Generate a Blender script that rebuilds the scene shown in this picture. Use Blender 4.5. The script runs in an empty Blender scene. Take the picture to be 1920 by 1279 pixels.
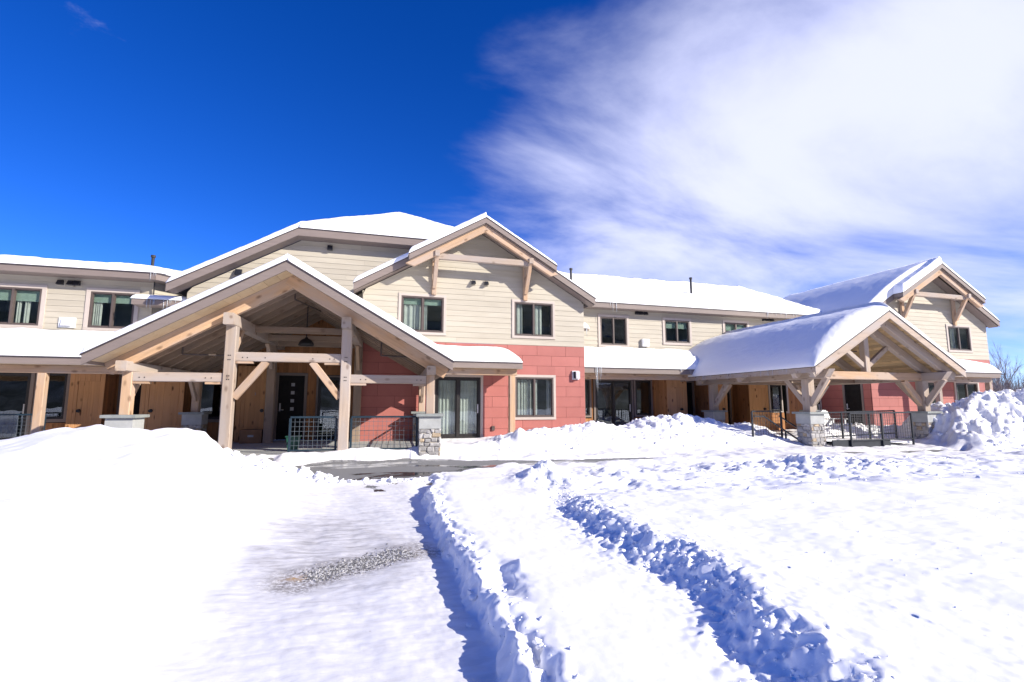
import bpy, bmesh, math, random
import numpy as np
from mathutils import Vector, Matrix

random.seed(7)
scene = bpy.context.scene
R = math.radians

# ------------------------------------------------------------------ camera
cam_d = bpy.data.cameras.new("camera")
cam = bpy.data.objects.new("camera", cam_d)
scene.collection.objects.link(cam)
cam_d.sensor_width = 36.0
cam_d.lens = 950.0 / 1920.0 * 36.0
cam_d.clip_start = 0.05
cam_d.clip_end = 3000.0
cam.location = (0, 0, 1.6)
cam.rotation_euler = (R(90 + 7.17), 0, R(-16.576))
scene.camera = cam

# ------------------------------------------------------------------ sun and sky
SUN = Vector((1.09, -1.0, 0.72)).normalized()
SUN_EL = math.asin(SUN.z)
SUN_AZ = math.atan2(SUN.x, SUN.y)
sl = bpy.data.lights.new("sun", 'SUN')
sl.energy = 3.45
sl.angle = R(0.5)
sl.color = (1.0, 0.93, 0.82)
sun = bpy.data.objects.new("sun", sl)
scene.collection.objects.link(sun)
sun.rotation_euler = (-SUN).to_track_quat('-Z', 'Y').to_euler()
sun.location = (20, -20, 30)

world = bpy.data.worlds.new("World")
scene.world = world
world.use_nodes = True
wn = world.node_tree.nodes
wl = world.node_tree.links
wn.clear()


def N(nodes, t, **kw):
    n = nodes.new(t)
    for k, v in kw.items():
        if k == 'inp':
            for a, b in v.items():
                n.inputs[a].default_value = b
        else:
            setattr(n, k, v)
    return n


def build_sky():
    out = N(wn, 'ShaderNodeOutputWorld')
    bg = N(wn, 'ShaderNodeBackground', inp={'Strength': 0.15})
    sky = N(wn, 'ShaderNodeTexSky', sky_type='NISHITA', sun_disc=False)
    sky.sun_elevation = SUN_EL
    sky.sun_rotation = SUN_AZ
    sky.altitude = 4500
    sky.air_density = 0.95
    sky.dust_density = 0.05
    sky.ozone_density = 3.2
    gam = N(wn, 'ShaderNodeHueSaturation', inp={'Hue': 0.521, 'Saturation': 1.30, 'Value': 0.78})
    wl.new(sky.outputs[0], gam.inputs['Color'])
    # thin winter cloud: noise over the view direction projected on a high layer
    tc = N(wn, 'ShaderNodeTexCoord')
    sep = N(wn, 'ShaderNodeSeparateXYZ')
    wl.new(tc.outputs['Generated'], sep.inputs[0])
    zz = N(wn, 'ShaderNodeMath', operation='ADD', inp={1: 0.22})
    wl.new(sep.outputs['Z'], zz.inputs[0])
    zm = N(wn, 'ShaderNodeMath', operation='MAXIMUM', inp={1: 0.06})
    wl.new(zz.outputs[0], zm.inputs[0])
    dx = N(wn, 'ShaderNodeMath', operation='DIVIDE')
    dy = N(wn, 'ShaderNodeMath', operation='DIVIDE')
    wl.new(sep.outputs['X'], dx.inputs[0]); wl.new(zm.outputs[0], dx.inputs[1])
    wl.new(sep.outputs['Y'], dy.inputs[0]); wl.new(zm.outputs[0], dy.inputs[1])
    cmb = N(wn, 'ShaderNodeCombineXYZ')
    wl.new(dx.outputs[0], cmb.inputs[0]); wl.new(dy.outputs[0], cmb.inputs[1])
    mp = N(wn, 'ShaderNodeMapping')
    mp.inputs['Rotation'].default_value = (0, 0, R(40))
    mp.inputs['Scale'].default_value = (0.9, 1.6, 1.0)
    wl.new(cmb.outputs[0], mp.inputs[0])
    n1 = N(wn, 'ShaderNodeTexNoise', inp={'Scale': 0.95, 'Detail': 10.0, 'Roughness': 0.56, 'Distortion': 0.45})
    wl.new(mp.outputs[0], n1.inputs['Vector'])
    # the cloud bank: a broad mass filling the sky east of the building, ragged by the noise, thinning overhead
    dot = N(wn, 'ShaderNodeVectorMath', operation='DOT_PRODUCT')
    dot.inputs[1].default_value = (math.sin(R(92)), math.cos(R(92)), 0.0)
    wl.new(tc.outputs['Generated'], dot.inputs[0])
    hi = N(wn, 'ShaderNodeMapRange', inp={'From Min': 0.47, 'From Max': 0.70, 'To Min': 0.0, 'To Max': 0.75})
    wl.new(sep.outputs['Z'], hi.inputs['Value'])
    lo = N(wn, 'ShaderNodeMapRange', inp={'From Min': 0.12, 'From Max': 0.46, 'To Min': 0.62, 'To Max': 0.0})
    wl.new(sep.outputs['Z'], lo.inputs['Value'])
    hl = N(wn, 'ShaderNodeMath', operation='ADD')
    wl.new(hi.outputs[0], hl.inputs[0]); wl.new(lo.outputs[0], hl.inputs[1])
    sd = N(wn, 'ShaderNodeMath', operation='MULTIPLY_ADD', inp={1: 2.15, 2: -0.03})
    wl.new(dot.outputs['Value'], sd.inputs[0])
    sm = N(wn, 'ShaderNodeMath', operation='MINIMUM', inp={1: 1.08})
    wl.new(sd.outputs[0], sm.inputs[0])
    m1 = N(wn, 'ShaderNodeMath', operation='SUBTRACT')
    wl.new(sm.outputs[0], m1.inputs[0]); wl.new(hl.outputs[0], m1.inputs[1])
    m2 = N(wn, 'ShaderNodeMath', operation='MULTIPLY_ADD', inp={1: 2.9, 2: -1.55})
    wl.new(n1.outputs['Fac'], m2.inputs[0])
    m3 = N(wn, 'ShaderNodeMath', operation='ADD')
    wl.new(m1.outputs[0], m3.inputs[0]); wl.new(m2.outputs[0], m3.inputs[1])
    mr = N(wn, 'ShaderNodeMapRange', interpolation_type='SMOOTHSTEP',
           inp={'From Min': -0.22, 'From Max': 1.12, 'To Min': 0.0, 'To Max': 0.82})
    wl.new(m3.outputs[0], mr.inputs['Value'])
    # faint wisps elsewhere
    n2 = N(wn, 'ShaderNodeTexNoise', inp={'Scale': 1.7, 'Detail': 7.0, 'Roughness': 0.6, 'Distortion': 0.8})
    wl.new(mp.outputs[0], n2.inputs['Vector'])
    mr2 = N(wn, 'ShaderNodeMapRange', interpolation_type='SMOOTHSTEP',
            inp={'From Min': 0.66, 'From Max': 0.85, 'To Min': 0.0, 'To Max': 0.35})
    wl.new(n2.outputs['Fac'], mr2.inputs['Value'])
    mx = N(wn, 'ShaderNodeMath', operation='MAXIMUM')
    wl.new(mr.outputs[0], mx.inputs[0]); wl.new(mr2.outputs[0], mx.inputs[1])
    mix = N(wn, 'ShaderNodeMixRGB')
    mix.inputs['Color2'].default_value = (3.45, 3.55, 4.6, 1)
    wl.new(mx.outputs[0], mix.inputs['Fac'])
    wl.new(gam.outputs[0], mix.inputs['Color1'])
    wl.new(mix.outputs[0], bg.inputs['Color'])
    wl.new(bg.outputs[0], out.inputs['Surface'])


build_sky()
scene.view_settings.view_transform = 'Standard'
scene.view_settings.look = 'None'
scene.view_settings.exposure = 1.04
scene.view_settings.gamma = 1.0
scene.view_settings.use_curve_mapping = False

# ------------------------------------------------------------------ materials
MATS = {}


def newmat(name):
    m = bpy.data.materials.new(name)
    m.use_nodes = True
    nt = m.node_tree
    b = nt.nodes['Principled BSDF']
    MATS[name] = m
    return m, nt, b


def mat_noise(name, c1, c2, scale=(6, 6, 6), rough=0.7, detail=5, bump=0.0, bscale=40.0, var=0.0, spec=0.4, lo=0.35, hi=0.65, bdist=0.01):
    """two colours mixed by noise in object space, optional bump, per-object brightness variation"""
    m, nt, b = newmat(name)
    nd, lk = nt.nodes, nt.links
    tc = N(nd, 'ShaderNodeTexCoord')
    oi = N(nd, 'ShaderNodeObjectInfo')
    mp = N(nd, 'ShaderNodeMapping')
    mp.inputs['Scale'].default_value = scale
    lk.new(tc.outputs['Object'], mp.inputs[0])
    off = N(nd, 'ShaderNodeMath', operation='MULTIPLY', inp={1: 37.0})
    lk.new(oi.outputs['Random'], off.inputs[0])
    ad = N(nd, 'ShaderNodeVectorMath', operation='ADD')
    lk.new(mp.outputs[0], ad.inputs[0]); lk.new(off.outputs[0], ad.inputs[1])
    nz = N(nd, 'ShaderNodeTexNoise', inp={'Scale': 1.0, 'Detail': detail, 'Roughness': 0.6})
    lk.new(ad.outputs[0], nz.inputs['Vector'])
    mr = N(nd, 'ShaderNodeMapRange', inp={'From Min': lo, 'From Max': hi})
    lk.new(nz.outputs['Fac'], mr.inputs['Value'])
    mix = N(nd, 'ShaderNodeMixRGB')
    mix.inputs['Color1'].default_value = (*c1, 1)
    mix.inputs['Color2'].default_value = (*c2, 1)
    lk.new(mr.outputs[0], mix.inputs['Fac'])
    last = mix
    if var > 0:
        mv = N(nd, 'ShaderNodeMapRange', inp={'To Min': 1 - var, 'To Max': 1 + var})
        lk.new(oi.outputs['Random'], mv.inputs['Value'])
        hs = N(nd, 'ShaderNodeHueSaturation')
        lk.new(mv.outputs[0], hs.inputs['Value'])
        lk.new(mix.outputs[0], hs.inputs['Color'])
        last = hs
    lk.new(last.outputs[0], b.inputs['Base Color'])
    b.inputs['Roughness'].default_value = rough
    b.inputs['Specular IOR Level'].default_value = spec
    if bump > 0:
        n2 = N(nd, 'ShaderNodeTexNoise', inp={'Scale': bscale, 'Detail': 4.0, 'Roughness': 0.6})
        lk.new(ad.outputs[0] if bscale < 0 else tc.outputs['Object'], n2.inputs['Vector'])
        bp = N(nd, 'ShaderNodeBump', inp={'Strength': bump, 'Distance': bdist})
        lk.new(n2.outputs['Fac'], bp.inputs['Height'])
        lk.new(bp.outputs[0], b.inputs['Normal'])
    return m


def mat_wood(name, c1, c2, c3, knots=0.0, grain=(0.9, 14, 14), rough=0.75, var=0.12, ring=26.0):
    """timber: grain stretched along local X, weathered patches, dark knots and fine checks"""
    m, nt, b = newmat(name)
    nd, lk = nt.nodes, nt.links
    tc = N(nd, 'ShaderNodeTexCoord')
    oi = N(nd, 'ShaderNodeObjectInfo')
    off = N(nd, 'ShaderNodeMath', operation='MULTIPLY', inp={1: 53.0})
    lk.new(oi.outputs['Random'], off.inputs[0])
    ad = N(nd, 'ShaderNodeVectorMath', operation='ADD')
    lk.new(tc.outputs['Object'], ad.inputs[0]); lk.new(off.outputs[0], ad.inputs[1])
    mp = N(nd, 'ShaderNodeMapping')
    mp.inputs['Scale'].default_value = grain
    lk.new(ad.outputs[0], mp.inputs[0])
    nz = N(nd, 'ShaderNodeTexNoise', inp={'Scale': 1.0, 'Detail': 6.0, 'Roughness': 0.62, 'Distortion': 0.6})
    lk.new(mp.outputs[0], nz.inputs['Vector'])
    mr = N(nd, 'ShaderNodeMapRange', inp={'From Min': 0.33, 'From Max': 0.67})
    lk.new(nz.outputs['Fac'], mr.inputs['Value'])
    mix = N(nd, 'ShaderNodeMixRGB')
    mix.inputs['Color1'].default_value = (*c1, 1)
    mix.inputs['Color2'].default_value = (*c2, 1)
    lk.new(mr.outputs[0], mix.inputs['Fac'])
    # weather patches
    mp2 = N(nd, 'ShaderNodeMapping')
    mp2.inputs['Scale'].default_value = (0.9, 3.0, 3.0)
    lk.new(ad.outputs[0], mp2.inputs[0])
    n2 = N(nd, 'ShaderNodeTexNoise', inp={'Scale': 1.0, 'Detail': 4.0})
    lk.new(mp2.outputs[0], n2.inputs['Vector'])
    mr2 = N(nd, 'ShaderNodeMapRange', inp={'From Min': 0.42, 'From Max': 0.62})
    lk.new(n2.outputs['Fac'], mr2.inputs['Value'])
    mix2 = N(nd, 'ShaderNodeMixRGB')
    mix2.inputs['Color2'].default_value = (*c3, 1)
    lk.new(mr2.outputs[0], mix2.inputs['Fac'])
    lk.new(mix.outputs[0], mix2.inputs['Color1'])
    last = mix2
    if knots > 0:
        mp3 = N(nd, 'ShaderNodeMapping')
        mp3.inputs['Scale'].default_value = (2.6, 5.0, 5.0)
        lk.new(ad.outputs[0], mp3.inputs[0])
        vo = N(nd, 'ShaderNodeTexVoronoi', inp={'Scale': 1.0, 'Randomness': 1.0})
        lk.new(mp3.outputs[0], vo.inputs['Vector'])
        k = N(nd, 'ShaderNodeMapRange', inp={'From Min': 0.09, 'From Max': 0.24, 'To Min': knots, 'To Max': 0.0})
        lk.new(vo.outputs['Distance'], k.inputs['Value'])
        mk = N(nd, 'ShaderNodeMixRGB')
        mk.inputs['Color2'].default_value = (0.07, 0.028, 0.012, 1)
        lk.new(k.outputs[0], mk.inputs['Fac'])
        lk.new(last.outputs[0], mk.inputs['Color1'])
        last = mk
    mv = N(nd, 'ShaderNodeMapRange', inp={'To Min': 1 - var, 'To Max': 1 + var})
    lk.new(oi.outputs['Random'], mv.inputs['Value'])
    hs = N(nd, 'ShaderNodeHueSaturation')
    lk.new(mv.outputs[0], hs.inputs['Value'])
    lk.new(last.outputs[0], hs.inputs['Color'])
    lk.new(hs.outputs[0], b.inputs['Base Color'])
    b.inputs['Roughness'].default_value = rough
    b.inputs['Specular IOR Level'].default_value = 0.25
    bp = N(nd, 'ShaderNodeBump', inp={'Strength': 0.35, 'Distance': 0.006})
    lk.new(nz.outputs['Fac'], bp.inputs['Height'])
    lk.new(bp.outputs[0], b.inputs['Normal'])
    return m


def mat_plain(name, c, rough=0.5, metal=0.0, spec=0.5):
    return mat_noise(name, tuple(v * 0.9 for v in c), tuple(min(1, v * 1.1) for v in c), scale=(3, 3, 3), rough=rough, spec=spec) if metal == 0 else _metal(name, c, rough)


def _metal(name, c, rough):
    m = mat_noise(name, tuple(v * 0.85 for v in c), tuple(v * 1.1 for v in c), scale=(5, 5, 5), rough=rough)
    m.node_tree.nodes['Principled BSDF'].inputs['Metallic'].default_value = 0.85
    return m


mat_noise('siding', (0.415, 0.375, 0.30), (0.465, 0.425, 0.345), scale=(0.9, 9, 6), rough=0.62, bump=0.12, bscale=120, var=0.035, bdist=0.004)
mat_noise('red_panel', (0.375, 0.124, 0.105), (0.405, 0.138, 0.117), scale=(2.2, 3, 1.2), rough=0.6, bump=0.1, bscale=90, var=0.05, bdist=0.003)
mat_noise('wall_paper', (0.25, 0.22, 0.18), (0.3, 0.27, 0.22), rough=0.9)
mat_noise('joint_dark', (0.10, 0.035, 0.03), (0.13, 0.045, 0.04), rough=0.9)
mat_noise('casing', (0.46, 0.40, 0.355), (0.50, 0.435, 0.385), scale=(4, 20, 20), rough=0.6, var=0.03)
mat_noise('taupe', (0.205, 0.165, 0.147), (0.235, 0.19, 0.168), scale=(1.2, 12, 12), rough=0.6, var=0.05, bump=0.08, bscale=60, bdist=0.003)
mat_noise('brown_frame', (0.085, 0.066, 0.06), (0.105, 0.082, 0.074), rough=0.42)
mat_noise('black_frame', (0.018, 0.016, 0.016), (0.026, 0.023, 0.022), rough=0.4)
mat_noise('drip', (0.045, 0.036, 0.04), (0.06, 0.05, 0.053), rough=0.5)
mat_noise('cream_soffit', (0.62, 0.47, 0.28), (0.68, 0.53, 0.34), scale=(3, 12, 12), rough=0.6, var=0.05)
mat_noise('shingle', (0.05, 0.045, 0.045), (0.08, 0.07, 0.07), scale=(12, 12, 12), rough=0.9)
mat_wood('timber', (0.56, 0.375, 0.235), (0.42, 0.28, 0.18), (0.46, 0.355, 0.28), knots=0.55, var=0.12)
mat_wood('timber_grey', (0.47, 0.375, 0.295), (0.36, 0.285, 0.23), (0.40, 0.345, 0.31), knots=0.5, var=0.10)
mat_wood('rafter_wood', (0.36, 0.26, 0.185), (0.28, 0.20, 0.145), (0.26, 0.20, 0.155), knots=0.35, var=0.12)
mat_wood('deck_plank', (0.60, 0.42, 0.22), (0.46, 0.31, 0.16), (0.50, 0.36, 0.20), knots=0.4, grain=(1.2, 20, 20), var=0.22)
mat_wood('cedar', (0.44, 0.21, 0.088), (0.32, 0.145, 0.06), (0.39, 0.185, 0.082), knots=0.8, grain=(1.1, 16, 16), var=0.16)
mat_wood('cedar_door', (0.60, 0.32, 0.145), (0.47, 0.24, 0.105), (0.55, 0.29, 0.135), knots=0.85, grain=(1.1, 16, 16), var=0.08)
mat_noise('concrete', (0.36, 0.37, 0.36), (0.44, 0.45, 0.44), scale=(5, 5, 5), rough=0.85, bump=0.2, bscale=60, bdist=0.004)
mat_noise('cap_stone', (0.23, 0.25, 0.24), (0.30, 0.32, 0.31), scale=(7, 7, 7), rough=0.8, bump=0.3, bscale=40, bdist=0.006)
mat_noise('mortar', (0.33, 0.30, 0.26), (0.40, 0.37, 0.33), scale=(20, 20, 20), rough=0.95)
mat_noise('stone_grey', (0.27, 0.26, 0.255), (0.44, 0.425, 0.41), scale=(9, 9, 9), rough=0.85, bump=0.8, bscale=24, var=0.22, bdist=0.02)
mat_noise('stone_tan', (0.33, 0.25, 0.165), (0.46, 0.375, 0.27), scale=(9, 9, 9), rough=0.85, bump=0.8, bscale=24, var=0.22, bdist=0.02)
mat_noise('steel_blue', (0.011, 0.027, 0.042), (0.016, 0.036, 0.055), rough=0.4)
mat_noise('steel_dark', (0.014, 0.018, 0.026), (0.022, 0.028, 0.038), rough=0.4)
mat_noise('wire', (0.08, 0.10, 0.12), (0.12, 0.145, 0.165), rough=0.45)
mat_noise('wire_dark', (0.05, 0.05, 0.055), (0.08, 0.08, 0.085), rough=0.45)
mat_noise('curtain', (0.48, 0.49, 0.465), (0.58, 0.585, 0.56), scale=(2, 2, 6), rough=0.9)
mat_noise('room', (0.30, 0.33, 0.315), (0.36, 0.39, 0.37), rough=0.9)
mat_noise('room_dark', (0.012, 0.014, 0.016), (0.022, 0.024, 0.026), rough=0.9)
mat_noise('blind', (0.28, 0.36, 0.31), (0.34, 0.42, 0.36), rough=0.9)
mat_noise('white_metal', (0.66, 0.68, 0.70), (0.74, 0.76, 0.78), rough=0.45)
mat_noise('black_vent', (0.012, 0.014, 0.022), (0.022, 0.024, 0.034), rough=0.35)
mat_noise('pipe_black', (0.02, 0.02, 0.022), (0.035, 0.034, 0.034), rough=0.5)
mat_noise('iron', (0.09, 0.07, 0.06), (0.14, 0.11, 0.095), rough=0.55)
mat_noise('knob', (0.01, 0.01, 0.011), (0.02, 0.02, 0.022), rough=0.3)
mat_noise('chrome', (0.5, 0.5, 0.52), (0.6, 0.6, 0.62), rough=0.3)
mat_noise('cardboard', (0.22, 0.12, 0.06), (0.27, 0.15, 0.08), rough=0.9)
mat_noise('green_plastic', (0.008, 0.06, 0.04), (0.012, 0.08, 0.05), rough=0.4)
mat_noise('white_plastic', (0.70, 0.71, 0.73), (0.78, 0.79, 0.80), rough=0.5)
mat_noise('bark', (0.16, 0.125, 0.11), (0.26, 0.21, 0.19), scale=(9, 9, 3), rough=0.9)
mat_noise('far_brush', (0.22, 0.18, 0.165), (0.32, 0.27, 0.255), scale=(1, 1, 1), rough=0.95)
mat_noise('door_black', (0.009, 0.0085, 0.009), (0.015, 0.014, 0.014), rough=0.6, spec=0.2)
mat_noise('lite', (0.30, 0.31, 0.33), (0.40, 0.41, 0.43), rough=0.2)


def mat_glass():
    m, nt, b = newmat('glass')
    nd, lk = nt.nodes, nt.links
    nd.remove(b)
    out = nd['Material Output']
    tr = N(nd, 'ShaderNodeBsdfTransparent')
    tr.inputs['Color'].default_value = (0.87, 0.905, 0.89, 1)
    gl = N(nd, 'ShaderNodeBsdfGlossy', inp={'Roughness': 0.0})
    gl.inputs['Color'].default_value = (0.92, 0.97, 1.0, 1)
    lw = N(nd, 'ShaderNodeLayerWeight', inp={'Blend': 0.5})
    pw = N(nd, 'ShaderNodeMath', operation='POWER', inp={1: 4.0})
    lk.new(lw.outputs['Facing'], pw.inputs[0])
    fr = N(nd, 'ShaderNodeMath', operation='MULTIPLY_ADD', inp={1: 0.88, 2: 0.085})
    lk.new(pw.outputs[0], fr.inputs[0])
    tc = N(nd, 'ShaderNodeTexCoord')
    nz = N(nd, 'ShaderNodeTexNoise', inp={'Scale': 1.6, 'Detail': 1.0})
    lk.new(tc.outputs['Object'], nz.inputs['Vector'])
    bp = N(nd, 'ShaderNodeBump', inp={'Strength': 0.05, 'Distance': 0.05})
    lk.new(nz.outputs['Fac'], bp.inputs['Height'])
    lk.new(bp.outputs[0], gl.inputs['Normal'])
    mx = N(nd, 'ShaderNodeMixShader')
    lk.new(fr.outputs[0], mx.inputs['Fac'])
    lk.new(tr.outputs[0], mx.inputs[1]); lk.new(gl.outputs[0], mx.inputs[2])
    lk.new(mx.outputs[0], out.inputs['Surface'])


mat_glass()


def mat_ice():
    m, nt, b = newmat('ice')
    b.inputs['Base Color'].default_value = (0.86, 0.92, 0.97, 1)
    b.inputs['Roughness'].default_value = 0.12
    b.inputs['Transmission Weight'].default_value = 0.55
    b.inputs['IOR'].default_value = 1.31
    nd, lk = nt.nodes, nt.links
    tc = N(nd, 'ShaderNodeTexCoord')
    nz = N(nd, 'ShaderNodeTexNoise', inp={'Scale': 40.0})
    lk.new(tc.outputs['Object'], nz.inputs['Vector'])
    bp = N(nd, 'ShaderNodeBump', inp={'Strength': 0.4, 'Distance': 0.01})
    lk.new(nz.outputs['Fac'], bp.inputs['Height'])
    lk.new(bp.outputs[0], b.inputs['Normal'])


mat_ice()


def mat_snow(name, ground=False, fine=1.0):
    m, nt, b = newmat(name)
    nd, lk = nt.nodes, nt.links
    geo = N(nd, 'ShaderNodeNewGeometry')
    pos = geo.outputs['Position']
    n1 = N(nd, 'ShaderNodeTexNoise', inp={'Scale': 5.0 if ground else 11.0, 'Detail': 6.0, 'Roughness': 0.65})
    lk.new(pos, n1.inputs['Vector'])
    n2 = N(nd, 'ShaderNodeTexNoise', inp={'Scale': 42.0, 'Detail': 3.0, 'Roughness': 0.7})
    lk.new(pos, n2.inputs['Vector'])
    mixc = N(nd, 'ShaderNodeMixRGB')
    mixc.inputs['Color1'].default_value = (0.93, 0.94, 0.955, 1)
    mixc.inputs['Color2'].default_value = (0.955, 0.955, 0.96, 1)
    lk.new(n1.outputs['Fac'], mixc.inputs['Fac'])
    last = mixc
    b1 = N(nd, 'ShaderNodeBump', inp={'Strength': 0.07 if ground else 0.40, 'Distance': 0.02})
    lk.new(n1.outputs['Fac'], b1.inputs['Height'])
    b2 = N(nd, 'ShaderNodeBump', inp={'Strength': 0.14 * fine, 'Distance': 0.008})
    lk.new(n2.outputs['Fac'], b2.inputs['Height'])
    lk.new(b1.outputs[0], b2.inputs['Normal'])
    lk.new(b2.outputs[0], b.inputs['Normal'])
    if ground:
        at = N(nd, 'ShaderNodeAttribute', attribute_name='dirt')
        sep = N(nd, 'ShaderNodeSeparateColor')
        lk.new(at.outputs['Color'], sep.inputs[0])
        mp = N(nd, 'ShaderNodeMapping')
        mp.inputs['Rotation'].default_value = (0, 0, R(-38))
        mp.inputs['Scale'].default_value = (2.2, 7.5, 1)
        lk.new(pos, mp.inputs[0])
        n3 = N(nd, 'ShaderNodeTexNoise', inp={'Scale': 1.3, 'Detail': 8.0, 'Roughness': 0.68, 'Distortion': 0.5})
        lk.new(mp.outputs[0], n3.inputs['Vector'])
        mr = N(nd, 'ShaderNodeMapRange', inp={'From Min': 0.40, 'From Max': 0.66})
        lk.new(n3.outputs['Fac'], mr.inputs['Value'])
        mu = N(nd, 'ShaderNodeMath', operation='MULTIPLY')
        lk.new(mr.outputs[0], mu.inputs[0]); lk.new(sep.outputs[0], mu.inputs[1])
        d0 = N(nd, 'ShaderNodeMixRGB')
        d0.inputs['Color2'].default_value = (0.76, 0.75, 0.76, 1)
        lk.new(sep.outputs[0], d0.inputs['Fac']); lk.new(last.outputs[0], d0.inputs['Color1'])
        last = d0
        d1 = N(nd, 'ShaderNodeMixRGB')
        d1.inputs['Color2'].default_value = (0.40, 0.39, 0.39, 1)
        lk.new(mu.outputs[0], d1.inputs['Fac']); lk.new(last.outputs[0], d1.inputs['Color1'])
        # strong grit (second channel)
        n4 = N(nd, 'ShaderNodeTexNoise', inp={'Scale': 30.0, 'Detail': 4.0, 'Roughness': 0.7})
        lk.new(pos, n4.inputs['Vector'])
        mr4 = N(nd, 'ShaderNodeMapRange', inp={'From Min': 0.38, 'From Max': 0.58})
        lk.new(n4.outputs['Fac'], mr4.inputs['Value'])
        mu4 = N(nd, 'ShaderNodeMath', operation='MULTIPLY')
        lk.new(mr4.outputs[0], mu4.inputs[0]); lk.new(sep.outputs[1], mu4.inputs[1])
        d2 = N(nd, 'ShaderNodeMixRGB')
        d2.inputs['Color2'].default_value = (0.24, 0.22, 0.21, 1)
        lk.new(mu4.outputs[0], d2.inputs['Fac']); lk.new(d1.outputs[0], d2.inputs['Color1'])
        # amber melt stain (third channel)
        d3 = N(nd, 'ShaderNodeMixRGB')
        d3.inputs['Color2'].default_value = (0.62, 0.36, 0.10, 1)
        mu5 = N(nd, 'ShaderNodeMath', operation='MULTIPLY')
        lk.new(mr4.outputs[0], mu5.inputs[0]); lk.new(sep.outputs[2], mu5.inputs[1])
        lk.new(mu5.outputs[0], d3.inputs['Fac']); lk.new(d2.outputs[0], d3.inputs['Color1'])
        # scattered specks of grit
        n5 = N(nd, 'ShaderNodeTexVoronoi', inp={'Scale': 9.0})
        lk.new(pos, n5.inputs['Vector'])
        k5 = N(nd, 'ShaderNodeMapRange', inp={'From Min': 0.05, 'From Max': 0.085, 'To Min': 0.75, 'To Max': 0.0})
        lk.new(n5.outputs['Distance'], k5.inputs['Value'])
        d4 = N(nd, 'ShaderNodeMixRGB')
        d4.inputs['Color2'].default_value = (0.45, 0.42, 0.40, 1)
        mu6 = N(nd, 'ShaderNodeMath', operation='MULTIPLY')
        lk.new(k5.outputs[0], mu6.inputs[0]); lk.new(mr.outputs[0], mu6.inputs[1])
        lk.new(mu6.outputs[0], d4.inputs['Fac']); lk.new(d3.outputs[0], d4.inputs['Color1'])
        last = d4
    lk.new(last.outputs[0], b.inputs['Base Color'])
    b.inputs['Roughness'].default_value = 0.55
    b.inputs['Specular IOR Level'].default_value = 0.25


mat_snow('snow', False, 0.8)
mat_snow('snow_ground', True, 1.0)


def mat_asphalt():
    m, nt, b = newmat('asphalt')
    nd, lk = nt.nodes, nt.links
    geo = N(nd, 'ShaderNodeNewGeometry')
    mp = N(nd, 'ShaderNodeMapping')
    mp.inputs['Scale'].default_value = (0.55, 1.7, 1)
    lk.new(geo.outputs['Position'], mp.inputs[0])
    n1 = N(nd, 'ShaderNodeTexNoise', inp={'Scale': 1.0, 'Detail': 5.0, 'Distortion': 0.6})
    lk.new(mp.outputs[0], n1.inputs['Vector'])
    wet = N(nd, 'ShaderNodeMapRange', inp={'From Min': 0.50, 'From Max': 0.54})
    lk.new(n1.outputs['Fac'], wet.inputs['Value'])
    n2 = N(nd, 'ShaderNodeTexNoise', inp={'Scale': 120.0, 'Detail': 2.0})
    lk.new(geo.outputs['Position'], n2.inputs['Vector'])
    dry = N(nd, 'ShaderNodeMixRGB')
    dry.inputs['Color1'].default_value = (0.17, 0.17, 0.17, 1)
    dry.inputs['Color2'].default_value = (0.25, 0.25, 0.25, 1)
    lk.new(n2.outputs['Fac'], dry.inputs['Fac'])
    mx = N(nd, 'ShaderNodeMixRGB')
    mx.inputs['Color2'].default_value = (0.05, 0.05, 0.052, 1)
    lk.new(wet.outputs[0], mx.inputs['Fac']); lk.new(dry.outputs[0], mx.inputs['Color1'])
    lk.new(mx.outputs[0], b.inputs['Base Color'])
    rr = N(nd, 'ShaderNodeMapRange', inp={'To Min': 0.85, 'To Max': 0.06})
    lk.new(wet.outputs[0], rr.inputs['Value'])
    lk.new(rr.outputs[0], b.inputs['Roughness'])


mat_asphalt()
mat_noise('grit_dark', (0.10, 0.10, 0.105), (0.22, 0.215, 0.21), scale=(30, 30, 30), rough=0.8)
mat_noise('grit_pale', (0.42, 0.41, 0.40), (0.70, 0.69, 0.68), scale=(30, 30, 30), rough=0.8)

# ------------------------------------------------------------------ builders
COL = scene.collection
TM = {}
I4 = Matrix.Identity(4)


def thing(name, label, cat, loc=(0, 0, 0), frame=I4, group=None):
    o = bpy.data.objects.new(name, None)
    o.empty_display_size = 0.3
    COL.objects.link(o)
    tm = Matrix.Translation(loc)
    o.matrix_basis = frame @ tm
    TM[o] = tm
    tag(o, label, cat, group)
    return o


def tag(o, label=None, cat=None, group=None, kind=None):
    if label: o['label'] = label
    if cat: o['category'] = cat
    if group: o['group'] = group
    if kind: o['kind'] = kind
    return o


def part(parent, name, verts, faces, mat, M=I4, smooth=False, label=None):
    v = np.array(verts, float)
    c = (v.min(0) + v.max(0)) / 2
    v = v - c
    me = bpy.data.meshes.new(name)
    me.from_pydata(v.tolist(), [], faces)
    me.materials.append(MATS[mat])
    if smooth:
        me.polygons.foreach_set('use_smooth', [True] * len(me.polygons))
    o = bpy.data.objects.new(name, me)
    COL.objects.link(o)
    full = M @ Matrix.Translation(c)
    if parent is not None:
        o.parent = parent
        o.matrix_parent_inverse = TM[parent].inverted()
    o.matrix_basis = full
    TM[o] = full
    if label: o['label'] = label
    return o


BOXF = [(0, 3, 2, 1), (4, 5, 6, 7), (0, 1, 5, 4), (1, 2, 6, 5), (2, 3, 7, 6), (3, 0, 4, 7)]


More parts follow.
